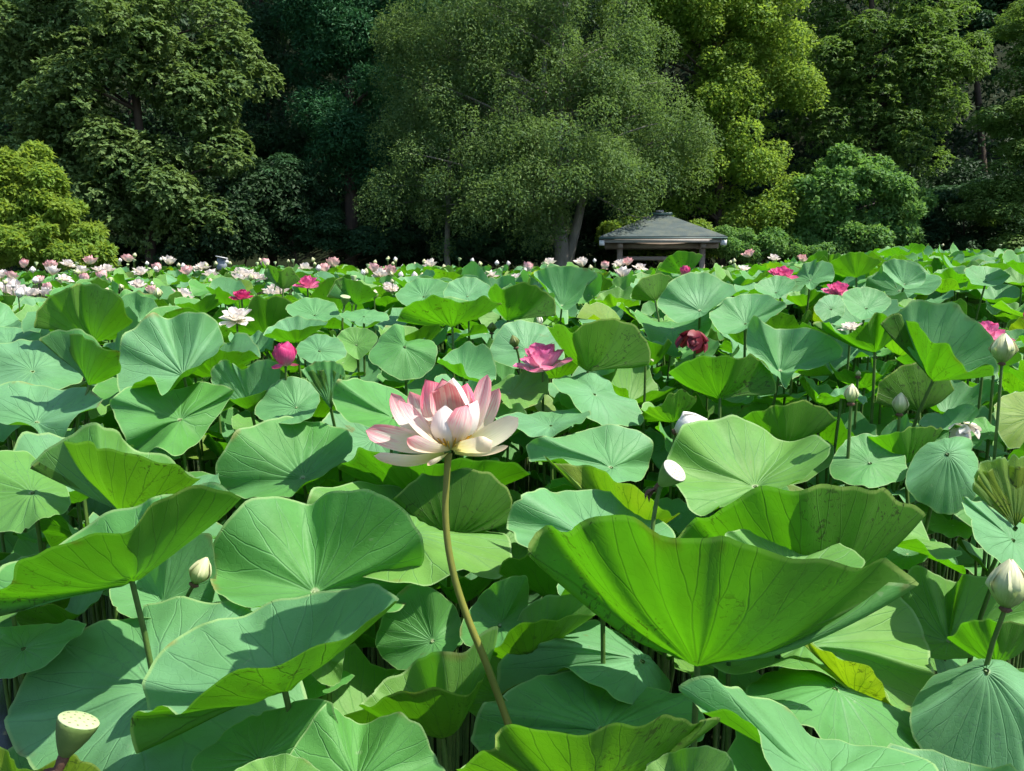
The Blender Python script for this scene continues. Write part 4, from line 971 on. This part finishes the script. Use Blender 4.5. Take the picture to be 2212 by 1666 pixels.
def flower(label, form, mat, px, py, w_px, d, tilt=(0, 0), group=None, pod=True, zstem=None, gap=None):
    c = P(px, py, d); g = random.Random(int(px * 7 + py))
    sc = (w_px / FZ * d) / {'open': .21, 'cup': .17, 'ball': .14, 'flat': .25, 'double': .20, 'droop': .14, 'scrap': .17}[form]
    c[2] -= 0.03 * sc
    base = np.array([c[0] + g.uniform(-.08, .08), c[1] + g.uniform(0, .12), -0.12])
    root = thing('lotus_flower', label, 'flower', base, group)
    rot = (R_(tilt[0]), R_(tilt[1]), g.uniform(0, 6.28))
    RM = Matrix.Rotation(rot[1], 3, 'Y') @ Matrix.Rotation(rot[0], 3, 'X') @ Matrix.Rotation(rot[2], 3, 'Z')
    for q, (n, L, W, e0, e1, cup) in enumerate(FORMS[form]):
        key = (form, q, mat)
        if key not in ring_cache:
            V, F, uv = ring_petal(L, W, e0, e1, cup, 0.010, 0.003 * q, q)
            ring_cache[key] = mesh_np(mat + '_petal', V, F, M[mat], uv)
        for j in range(n):
            if gap and g.random() < gap: continue
            a = (j + 0.5 * (q % 2)) / n * 2 * math.pi + g.uniform(-.16, .16)
            m = RM @ Matrix.Rotation(a, 3, 'Z') @ Matrix.Rotation(R_(g.uniform(-9, 9)), 3, 'Y')
            obj('petal', ring_cache[key], root, tuple(c - base), m.to_euler(), (sc * g.uniform(.9, 1.08),) * 3)
    if pod:
        if 'pod' not in ring_cache:
            V, F = lathe_arr([(.006, 0), (.014, .01), (.02, .03), (.02, .035), (.001, .036)], 12); ring_cache['pod'] = mesh_np('receptacle', V, F, M['stamen'])
        obj('receptacle', ring_cache['pod'], root, tuple(c - base), (RM).to_euler(), (sc,) * 3)
    stem_part(root, c + [0, 0, .005], (0, 0, -1), base, 0.0048, 0.006)
    guard(np.array([c + np.array([x, 0, z]) * w_px / FZ * d for x in np.linspace(-.45, .45, 8) for z in np.linspace(-.2, .4, 6)]))

flower('open pink lotus with a closed right half before the veined fan leaf', 'open', 'petal_pink', 1173, 784, 124, 2.85, (4, -4))
flower('closed rose-pink lotus bloom shaped like a ball', 'ball', 'petal_red', 616, 773, 84, 2.85)
flower('open bright pink lotus at the far leaves left of the white flower field', 'open', 'petal_rose', 664, 614, 54, 4.7, (14, -4))
flower('round crimson-pink lotus just above the white open lotus', 'double', 'petal_red', 522, 640, 46, 4.4, (10, 0))
flower('white open lotus with a yellow heart and spread petals', 'flat', 'petal_white', 511, 684, 72, 3.9, (14, 0))
flower('closed crimson lotus against a fan leaf before the pavilion', 'ball', 'petal_red', 1480, 588, 34, 4.2)
flower('large ruffled pink lotus with a drooping petal', 'double', 'petal_rose', 1688, 594, 62, 4.3, (16, 8))
flower('full double pink lotus behind the scalloped leaves', 'double', 'petal_rose', 1812, 628, 62, 4.1, (14, 0))
flower('half-hidden pink lotus leaning beside the double pink one', 'cup', 'petal_pink', 1886, 642, 40, 3.9, (0, 25))
flower('spiky open pink lotus partly behind the large notched leaf', 'open', 'petal_pink', 2130, 728, 92, 2.9, (8, 8))
flower('pink lotus cut by the right edge, above the spiky pink one', 'ball', 'petal_red', 2222, 684, 34, 3.6)
flower('dark red wilting lotus with hanging petals', 'droop', 'petal_wilt', 1503, 702, 66, 3.1, (0, 10), pod=False)
flower('nearly hidden white lotus behind a green fan leaf', 'flat', 'petal_white', 1838, 706, 52, 3.2)
flower('white torn lotus petals between green leaves', 'scrap', 'petal_white', 1395, 770, 34, 3.0, gap=.2)
flower('pale yellow wilted lotus below the yellow-green underside', 'droop', 'petal_white', 2080, 905, 56, 2.5, (0, -20), pod=False)

# buds
def bud_mesh(mat, fat=0.36):
    parts = []; V0, F0, U0, o = [], [], [], 0
    for q in range(5):
        a = q / 5 * 2 * math.pi
        V, F, uv = petal_arr((0.02, 0, 0), (fat * 1.75, 0, 0.38), (0.0 + 0.012 * q, 0, 1.0 - 0.01 * q), fat * 1.15, (0, 0, .5), 0.72, 11, 9, 0, 0.5, q)
        m = np.array(Matrix.Rotation(a, 3, 'Z')); V = V @ m.T * (1 + 0.012 * q)
        V0.append(V); F0.append(F + o); U0.append(uv); o += len(V)
    return mesh_np('bud', np.vstack(V0), np.vstack(F0), M[mat], np.vstack(U0))
bud_cache = {}
def bud(label, mat, tip, bot, d, stem_to=None, fat=0.36, group=None, cat='lotus bud', hide=False):
    pt, pb = P(*tip, d), P(*bot, d); ax = pt - pb; L = np.linalg.norm(ax)
    key = (mat, fat)
    if key not in bud_cache: bud_cache[key] = bud_mesh(mat, fat)
    if stem_to: sb = P(*stem_to, d + 0.03); base = np.array([sb[0] + (sb[0] - pb[0]) * 0.6, sb[1], -0.12])
    else: sb = None; base = np.array([pb[0], pb[1] + .05, -0.12])
    root = thing('lotus_bud', label, cat, base, group)
    obj('petals', bud_cache[key], root, tuple(pb - base), align(ax / L, random.random() * 6), (L, L, L))
    pts = spline([pb + ax * 0.04, sb, base], 14) if stem_to else spline([pb + ax * 0.04, pb * .6 + base * .4 + [0.01, 0, 0], base], 10)
    V, F = tube_arr(pts - base, np.linspace(0.0045, 0.006, len(pts)), 8)
    obj('stem', mesh_np('bud_stem', V, F, M['stem']), root)
    V, F = lathe_arr([(.006, -.006), (.012, -.001), (.009, .004)], 10)
    obj('collar', mesh_np('bud_collar', V, F, M['husk']), root, tuple(pb - base), align(ax / L))
    if not hide: guard(np.array([pb + ax * q + np.array([w, 0, 0]) * L * .3 for q in np.linspace(0, 1, 6) for w in (-1, 0, 1)])); splat(pts[:9])
bud('plump cream-green lotus bud with blush tip on a slanting stalk', 'bud_green', (2186, 1208), (2172, 1316), 1.5, (2130, 1443))
bud('tall green-white bud on a long stalk by the notched leaf', 'bud_green', (2171, 720), (2164, 786), 2.45, (2150, 965))
bud('slender pointed bud on a straight thin stalk beside the dark shaded leaf', 'bud_green', (1840, 829), (1838, 873), 2.3, (1830, 1018), 0.30)
bud('pale pointed bud against yellow-green undersides', 'bud_green', (1947, 848), (1943, 896), 2.5, (1938, 960), 0.30)
bud('small leaning green bud beside the heart-notched leaf', 'bud_green', (448, 1204), (419, 1263), 1.8, (398, 1310), 0.32)
bud('dark green closed bud left of the open pink lotus', 'bud_dark', (1107, 724), (1115, 752), 3.05, (1122, 780), 0.36)
bud('fat white bud lying behind the round bright leaf', 'bud_white', (1528, 906), (1456, 934), 2.45, (1452, 990), 0.38)
bud('dark maroon withered bud among fan leaves', 'bud_dark', (1064, 696), (1062, 720), 3.6, None, 0.40)
bud('thin white-tipped bud right of the open pink lotus leaf', 'bud_white', (1162, 680), (1168, 703), 3.6, None, 0.30)
bud('tiny pale bud over the yellow-edged leaf by the slender bud', 'bud_green', (1855, 800), (1853, 815), 2.9, None, 0.34)

# seed pods
def seed_pod(label, disc, disc_r, bot, d, facing, pale, stem_to, husk=True, group=None):
    ct = P(*disc, d); pb = P(*bot, d); ax = np.asarray(facing, float); ax /= np.linalg.norm(ax)
    Lz = np.linalg.norm(ct - pb); rr = disc_r / FZ * d
    base_s = P(*stem_to, d + 0.02); base = np.array([base_s[0] + (base_s[0] - pb[0]) * .5, base_s[1], -0.12])
    root = thing('seed_pod', label, 'seed pod', base, group)
    q = align(ax, 0.4)
    prof = [(rr * .22, -Lz), (rr * .30, -Lz * .97), (rr * .55, -Lz * .72), (rr * .80, -Lz * .42), (rr * .97, -Lz * .14), (rr * 1.0, -Lz * .03), (rr * .985, 0)]
    V, F = lathe_arr(prof, 26)
    ang = np.arctan2(V[:, 1], V[:, 0]); lob = 1 + 0.03 * np.cos(11 * ang) * np.clip((V[:, 2] + Lz) / Lz, 0, 1); V[:, :2] *= lob[:, None]
    obj('cone', mesh_np('pod_cone', V, F, M['pod']), root, tuple(ct - base), q)
    V, F = lathe_arr([(rr * .99, 0.0), (rr * 1.0, rr * .03), (rr * .96, rr * .07), (rr * .5, rr * .11), (rr * .01, rr * .12)], 26)
    obj('face', mesh_np('pod_face', V, F, M['pod_pale' if pale else 'pod_top']), root, tuple(ct - base), q)
    g = random.Random(5); qm = q.to_matrix()
    V, F = lathe_arr([(rr * .075, 0), (rr * .06, rr * .03), (rr * .002, rr * .045)], 8)
    me = mesh_np('pod_seed', V, F, M['seed' if not pale else 'pod_top'])
    spots = [(0.0, 0)] + [(.40, k / 6 * 6.28) for k in range(6)] + [(.74, k / 11 * 6.28 + .2) for k in range(11)]
    for r_, a in spots:
        v = qm @ Vector((rr * r_ * math.cos(a), rr * r_ * math.sin(a), rr * (.115 - .05 * r_)))
        obj('seed', me, root, tuple(ct - base + np.array(v)), q)
    pb2 = ct - ax * Lz
    pts = spline([pb2 + ax * .003, pb2 * .75 + base_s * .25 - ax * .004, base_s, base], 18)
    V, F = tube_arr(pts - base, np.concatenate([[rr * .24], np.full(17, 0.0052)]), 8); obj('stem', mesh_np('pod_stem', V, F, M['stem']), root)
    if husk:
        V, F = tube_arr(spline([pb2 + ax * .004, pb2 - ax * .012, pb2 - ax * .024], 6) - base, [rr * .25, rr * .28, rr * .27, rr * .25, rr * .22, rr * .2], 10)
        obj('husk', mesh_np('pod_husk', V, F, M['husk']), root)
        for k, (dx, dz) in enumerate(((-.028, -.022), (-.018, -.03))):
            a0 = pb2 - ax * .018
            V, F, uv = petal_arr(a0, a0 + [dx * .5, -.01, .002], a0 + [dx, -.012, dz], .008, a0 + [0, 0, .1], .5, 7, 5, .3)
            obj('dry_scrap', mesh_np('dry_scrap', V - base, F, M['husk'], uv), root)
    splat(np.array([pb * (1 - s_) + ct * s_ + np.array([w * rr * (.4 + .6 * s_), 0, 0]) for s_ in np.linspace(0, 1.1, 6) for w in (-1, -.3, .3, 1)])); splat(pts[:9])
seed_pod('tilted green seed pod with pale speckled face and brown collar', (170, 1557), 43, (140, 1628), 1.15, (0.34, 0.26, 0.90), False, (122, 1668))
seed_pod('flat-topped seed pod with a bright pinkish face beside the round leaf', (1457, 1017), 29, (1428, 1058), 1.85, (0.50, -0.45, 0.74), True, (1408, 1155))
seed_pod('small cone-shaped seed pod on a thin stalk in the middle distance', (746, 641), 11, (742, 659), 3.7, (0.2, -0.25, 0.95), False, (740, 690), husk=False)

# ------------------------------------------------------------------ small far flowers, buds and pods
def where_x(x):
    if x < 330: return 'below the maple bush'
    if x < 860: return 'toward the dark cedar'
    if x < 1290: return 'toward the pale forked trunk'
    if x < 1600: return 'before the pavilion'
    return 'toward the rounded mid-green tree'
def bloom_mesh(form, mat, seed):
    g = random.Random(seed); V0, F0, U0, o = [], [], [], 0
    for q, (n, L, W, e0, e1, cup) in enumerate(FORMS[form]):
        for j in range(n):
            V, F, uv = ring_petal(L * g.uniform(.85, 1.1), W, e0 + g.uniform(-10, 12), e1 + g.uniform(-14, 12), cup, .01, .003 * q, q, nt=6, ns=4)
            V = V @ np.array(Matrix.Rotation((j + .5 * (q % 2)) / n * 6.283 + g.uniform(-.2, .2), 3, 'Z')).T
            V0.append(V); F0.append(F + o); U0.append(uv); o += len(V)
    return mesh_np('bloom', np.vstack(V0), np.vstack(F0), M[mat], np.vstack(U0))
BL = {(f, m): bloom_mesh(f, m, i) for i, (f, m) in enumerate([(f, m) for f in ('open', 'cup', 'flat', 'ball') for m in ('petal_white', 'petal_pale')])}
v_, f_ = tube_arr(np.array([[0, 0, 0], [.02, .01, .35], [-.01, .01, .7], [0, 0, 1.0]]), [.007, .006, .005, .005], 6)
STEM_ME = mesh_np('stem', v_, f_, M['stem'])
FAR = []
for u, v, c in [(255,280,'p'),(565,300,'p'),(740,270,'w'),(1000,245,'p'),(1415,225,'p'),(1095,320,'w'),(1190,325,'w'),(900,340,'w'),(570,360,'w'),(120,415,'p'),(10,400,'w'),(710,420,'w'),
                (920,440,'p'),(1130,415,'p'),(440,460,'p'),(130,530,'W'),(200,575,'W'),(285,610,'w'),(530,540,'p'),(500,600,'w'),(380,585,'w'),(1520,490,'w'),(1670,570,'p'),(2010,600,'W'),(1860,250,'w'),(1740,325,'p'),(2190,300,'w'),(2060,360,'p'),(1550,355,'w'),(60,560,'w')]:
    FAR.append((u * .1961, 515 + v * .1961, c))
for u, v, c in [(20,300,'w'),(110,380,'w'),(430,360,'w'),(540,390,'w'),(480,375,'w'),(420,430,'w'),(690,410,'w'),(720,275,'p'),(1140,310,'w'),(1365,330,'p'),(1460,270,'p'),(1910,330,'p'),(2080,350,'p'),(1980,380,'w'),(1690,480,'w'),(2110,520,'W'),(2060,520,'w'),(840,550,'W'),(760,590,'w'),(600,395,'w')]:
    FAR.append((433.8 + u * .1961, 515 + v * .1961, c))
for u, v, c in [(565,155,'w'),(940,215,'w'),(1100,235,'w'),(1320,145,'W'),(1525,155,'W'),(1665,175,'p'),(1760,155,'w'),(1810,150,'p'),(1885,180,'w'),(1780,220,'w'),(450,275,'w'),(1175,185,'p'),(300,205,'p'),(830,480,'s'),(1575,245,'s')]:
    FAR.append((737 + u * .3417, 515 + v * .3417, c))
for u, v, c in [(420,100,'p'),(575,120,'w'),(395,180,'w'),(755,130,'p'),(965,125,'s')]:
    FAR.append((1474.8 + u * .3417, 515 + v * .3417, c))
g = random.Random(4)
for x, y, c in FAR:
    d = max(6.0, 15.5 - (y - 566) * 0.12) * g.uniform(.94, 1.06)
    w = {'w': 36, 'p': 31, 'W': 50, 's': 18}[c] * g.uniform(.9, 1.15) / FZ * d
    w = min(w, 0.31)
    mat = 'petal_pale' if c == 'p' else 'petal_white'; form = g.choice(['cup', 'ball', 'cup'] if c == 'p' else ['open', 'cup', 'flat', 'open'])
    ctr = P(x, y, d); ctr[2] -= w * .25
    base = (ctr[0] + g.uniform(-.1, .1), ctr[1] + .05, -0.1)
    nm = 'pale pink lotus flower rising ' if c == 'p' else 'white lotus flower rising '
    lab = nm + 'from the far rows ' + where_x(x)
    root = thing('lotus_flower', lab, 'flower', base, lab)
    s = w / {'open': .21, 'cup': .17, 'flat': .25, 'ball': .14}[form]
    o_ = np.array(ctr) - base
    obj('bloom', BL[(form, mat)], root, tuple(o_), (g.uniform(-.25, .25), g.uniform(-.25, .25), g.uniform(0, 6.28)), (s,) * 3)
    obj('stem', STEM_ME, root, (0, 0, 0), align(Vector(o_).normalized()), (1, 1, float(np.linalg.norm(o_))))
    guard(np.array([ctr + np.array([a, 0, b]) * w for a in (-.4, 0, .4) for b in (.05, .25, .5)]))
small_bud = bud_mesh('bud_green', .34); small_pale = bud_mesh('bud_white', .36)
V, F = lathe_arr([(.004, 0), (.012, .012), (.026, .04), (.027, .046), (.001, .05)], 10); far_pod = mesh_np('cone', V, F, M['pod_top'])
spots = [(1415+60,210),(1465,260),(1770,265),(1625,305)]
pos = [(u * .1961, 515 + v * .1961) for u, v in [(1480,215),(1470,262),(1775,250),(1625,300),(400,300),(1405,310),(1640,360),(1710,370),(1225,480),(390,505),(1355,570),(1750,665),(205,660),(1970,325),(365,385),(835,300),(1330,265),(1310,300)]]
pos += [(433.8 + u * .1961, 515 + v * .1961) for u, v in [(660,265),(625,300),(820,290),(965,275),(1020,270),(1245,265),(1260,305),(1840,325),(1915,290),(2065,245),(2150,260),(1295,365),(550,470),(190,490),(75,325),(170,305),(290,285),(1800,410),(2110,425),(1665,735),(660,1160)]]
pos += [(737 + u * .3417, 515 + v * .3417) for u, v in [(295,145),(345,155),(525,165),(470,180),(745,145),(825,155),(885,180),(1020,195),(1060,175),(1280,175),(1605,155),(150,235),(80,275),(210,385),(475,235),(705,262),(1580,205)]]
pos += [(1474.8 + u * .3417, 515 + v * .3417) for u, v in [(295,165),(325,160),(330,185),(1640,55),(2005,55),(770,120)]]
for _ in range(46):
    x = g.uniform(0, 1420) if g.random() < .85 else g.uniform(1420, 2200); pos.append((x, g.uniform(574, 648) if x < 760 else g.uniform(572, 615)))
for x, y in pos:
    d = max(4.5, 15.5 - (y - 566) * 0.14) * g.uniform(.95, 1.05); ctr = P(x, y, d)
    base = (ctr[0] + g.uniform(-.05, .05), ctr[1] + .05, -.1); o_ = np.array(ctr) - base
    k = g.random(); L = g.uniform(.075, .11) * (.62 if d < 9 else 1)
    if k < .3:
        lab = 'small pale seed pod in the far rows ' + where_x(x)
        root = thing('seed_pod', lab, 'seed pod', base, lab); obj('cone', far_pod, root, tuple(o_), (g.uniform(-.5, .5), g.uniform(-.5, .5), 0), (g.uniform(1.0, 1.5),) * 3)
    else:
        lab = ('small green-white lotus bud in the far rows ' if k < .7 else 'small white lotus bud in the far rows ') + where_x(x)
        root = thing('lotus_bud', lab, 'lotus bud', base, lab); obj('petals', small_bud if k < .7 else small_pale, root, tuple(o_), (g.uniform(-.3, .3), g.uniform(-.3, .3), g.uniform(0, 6)), (L,) * 3)
    obj('stem', STEM_ME, root, (0, 0, 0), align(Vector(o_).normalized()), (.8, .8, float(np.linalg.norm(o_))))

# ------------------------------------------------------------------ the crowd of other lotus leaves
def free_leaf(seed, nth=64, nr=6):
    g = np.random.default_rng(seed)
    th = np.linspace(0, 2 * np.pi, nth, endpoint=False); r = np.linspace(0, 1, nr + 1)[1:]
    kind = seed % 4
    cup = [0.10, 0.42, 0.62, 0.22][kind] * g.uniform(.8, 1.2)
    sad = g.uniform(.05, .40); ph = g.uniform(0, 6.28, 6)
    rho = 1 + .05 * np.cos(2 * th + ph[0]) + .03 * np.cos(3 * th + ph[1]) + .018 * np.cos(9 * th + ph[5])
    for q in (ph[2], ph[2] + math.pi): rho -= .10 * np.exp(-((np.angle(np.exp(1j * (th - q)))) / .14) ** 2)
    if seed % 3 == 0:
        for _ in range(2):
            q = g.uniform(0, 6.28); rho -= g.uniform(.12, .35) * np.exp(-((np.angle(np.exp(1j * (th - q)))) / g.uniform(.05, .12)) ** 2)
    shrink = 1 - .32 * cup
    X = rho * np.cos(th) * r[:, None] * shrink; Y = rho * np.sin(th) * r[:, None] * shrink
    Z = cup * r[:, None] ** 1.7 + sad * r[:, None] ** 2 * np.cos(2 * th + ph[3]) + r[:, None] ** 3 * (.05 * np.cos(5 * th + ph[4]) + .05 * np.cos(3 * th + ph[0]) + .045 * np.cos(9 * th + ph[1]) + .03 * np.cos(13 * th + ph[2]))
    if nth >= 60: Z = Z + .010 * np.cos(20 * th + ph[3]) * np.sin(np.pi * .75 * r[:, None])
    if kind == 3: Z -= .45 * np.clip(r[:, None] * np.cos(th - ph[5]) - .35, 0, 1) ** 1.3
    S = np.stack([X, Y, Z], -1)
    return S, th, r
VAR = [free_leaf(s) for s in range(40)]
MATS = ['leaf', 'leaf_lime', 'leaf_blue', 'leaf_yellow']
COL = {'leaf': 'green', 'leaf_lime': 'light green', 'leaf_blue': 'blue-green', 'leaf_yellow': 'yellowish'}
FORMN = {0: 'flat', 1: 'cupped', 2: 'deeply cupped', 3: 'drooping'}
var_me = {}
SKY = np.array([(-400, 592), (0, 588), (250, 577), (600, 573), (1200, 576), (1300, 582), (1540, 580), (1600, 570), (1680, 562), (1780, 553), (1900, 537), (2000, 528), (2212, 533), (2600, 535)], float)
cands = []
g = random.Random(77)
def rows(d0, d1, dens):
    area = .68 * (d1 * d1 - d0 * d0)
    for _ in range(int(area * dens)):
        d = math.sqrt(g.uniform(d0 * d0, d1 * d1)); x = g.uniform(-.70, .70) * d
        yield d, x
def try_leaf(d, x, drop, R, tiltmax, tbias=0.0):
    vi = g.randrange(len(VAR)); mat = g.choices(MATS, (5, 4, 6, .7))[0]
    az = g.uniform(0, 6.28); ti = R_(g.uniform(0, tiltmax))
    ax = Vector((math.cos(az), math.sin(az), 0))
    rm = Matrix.Rotation(ti, 3, ax) @ Matrix.Rotation(R_(tbias), 3, 'X') @ Matrix.Rotation(g.uniform(0, 6.28), 3, 'Z')
    c = np.array([x, d, HC - drop])
    Q = VAR[vi][0][::2, ::2].reshape(-1, 3) * R @ np.array(rm).T + c
    px, py, dz = proj(Q)
    if dz.min() < .5: return
    inside = (px > -30) & (px < 2240) & (py < 1700)
    if not inside.any(): return
    if d > 4 and (py < np.interp(px, SKY[:, 0], SKY[:, 1])).any(): return
    ix = (px / 8).astype(int).clip(0, GW - 1); iy = (py / 8).astype(int).clip(0, GH - 1)
    zm = zmap[iy, ix]
    bad = ((zm > 0) & (zm > dz + .03) & inside).mean()
    if bad > .06 or (strict[iy, ix] & (zm > dz + .03) & inside).any(): return
    if d < 5 and any(tuple(q) in taken for q in np.floor(Q / .045).astype(int)): return
    if d < 5: take(Q)
    if d < 6:
        st = np.stack([np.full(14, c[0]), np.full(14, c[1]), np.linspace(c[2], .5, 14)], 1); sx, sy, sz_ = proj(st)
        ok = (sx > 0) & (sx < 2212) & (sy < 1666)
        zs = zmap[(sy / 8).astype(int).clip(0, GH - 1), (sx / 8).astype(int).clip(0, GW - 1)]
        if (ok & (zs > sz_ + .03)).sum() > 2: return
    vis = (((zm == 0) | (zm > dz)) & inside).mean()
    cands.append([d, c, rm, R, vi, mat, vis, R / d * math.sqrt(max(vis, 0)), float(px.mean()), ti])
for d, x in rows(1.3, 3.6, 60): try_leaf(d, x, g.uniform(.38, .75), g.uniform(.13, .22), 30)
for d, x in rows(.75, 3.6, 45): try_leaf(d, x, g.uniform(.60, 1.15), g.uniform(.15, .24), 22)
for d, x in rows(3.2, 4.4, 30): try_leaf(d, x, g.uniform(.30, .70), g.uniform(.14, .23), 34)
for d, x in rows(1.4, 5.0, 260): try_leaf(d, x, g.uniform(.36, .95), g.uniform(.08, .15), 30)
for d, x in rows(3.4, 6.5, 45):
    e = .10 * min(max((x / d - .22) / .2, 0), 1)
    try_leaf(d, x, g.uniform(.18, .55) - e, g.uniform(.13, .23), 42, g.uniform(-5, 14))
for d, x in rows(6.0, 18.8, 10):
    e = .17 * min(max((x / d - .22) / .2, 0), 1)
    try_leaf(d, x, g.uniform(.09, .42) - e, g.uniform(.13, .23), 42, g.uniform(-5, 14))
for d, x in rows(9, 18.8, 2.5): try_leaf(d, x, g.uniform(.06, .18), g.uniform(.12, .19), 40)
cands.sort(key=lambda c: -c[7])
NLEAF = 300 - len(LEAVES)
single, rest = [c for c in cands if c[6] > .12][:NLEAF], None
ids = {id(c) for c in single}; rest = [c for c in cands if id(c) not in ids]
for d, c, rm, R, vi, mat, vis, sz, px, ti in single:
    key = (vi, mat)
    if key not in var_me:
        S, th, r = VAR[vi]; var_me[key] = blade_mesh(S, np.array([0, 0, 0.0]), np.array([0, 0, 1.0]), th, r, M[mat])
    base = np.array([c[0] + g.uniform(-.06, .06), c[1] + g.uniform(-.02, .1), -.12])
    band = 'below the front leaves' if d < 2.6 else 'among the middle rows' if d < 6.5 else 'in the far rows'
    lab = f"{'small' if R < .165 else 'broad' if R > .2 else ''} {FORMN[vi % 4]} {COL[mat]} lotus leaf {band} {where_x(px)}"
    lab = ' '.join(lab.split())
    root = thing('lotus_leaf', lab, 'lotus leaf', base, lab)
    obj('blade', var_me[key], root, tuple(c - base), rm.to_euler(), (R,) * 3)
    o_ = c - base
    obj('stem', STEM_ME, root, (0, 0, 0), align(Vector(o_).normalized()), (1, 1, float(np.linalg.norm(o_))))
# the rest of the crowd, too many to count
V0, F0, U0, MI, o = [], [], [], [], 0
sv, sf = tube_arr(np.array([[0, 0, 0], [.02, .01, .5], [0, 0, 1.0]]), [.007, .006, .005], 5)
sf = np.vstack([sf[:, [0, 1, 2]], sf[:, [0, 2, 3]]])
lo = [free_leaf(s, 26, 4) for s in range(40)]
for d, c, rm, R, vi, mat, vis, sz, px, ti in rest:
    S, th, r = lo[vi]; nr, nth = S.shape[:2]; j = np.arange(nth); k = (j + 1) % nth
    V = np.vstack([[[0, 0, 0]], S.reshape(-1, 3)]) * R @ np.array(rm).T + c
    uv = np.vstack([[[.5, .5]], np.stack([.5 + .5 * r[:, None] * np.cos(th), .5 + .5 * r[:, None] * np.sin(th)], -1).reshape(-1, 2)])
    q = np.vstack([np.stack([1 + i * nth + j, 1 + (i + 1) * nth + j, 1 + (i + 1) * nth + k, 1 + i * nth + k], 1) for i in range(nr - 1)])
    F = np.vstack([np.stack([np.zeros(nth, int), 1 + j, 1 + k], 1), q[:, [0, 1, 2]], q[:, [0, 2, 3]]])
    V0.append(V); F0.append(F + o); U0.append(uv); MI.append(np.full(len(F), MATS.index(mat))); o += len(V)
    V = sv * [1, 1, c[2] + .12] + [c[0], c[1], -.12]
    V0.append(V); F0.append(sf + o); U0.append(np.full((len(V), 2), .5)); MI.append(np.full(len(sf), 4)); o += len(V)
me = mesh_np('lotus_leaf_crowd', np.vstack(V0), np.vstack(F0), None, np.vstack(U0))
for m_ in MATS + ['stem']: me.materials.append(M[m_])
me.polygons.foreach_set('material_index', np.concatenate(MI).astype(np.int32))
tag(obj('lotus_leaf_crowd', me), 'dense crowd of smaller lotus leaves filling the pond between the others', 'lotus leaves', kind='stuff')
print('leaves single', len(single), 'rest', len(rest))
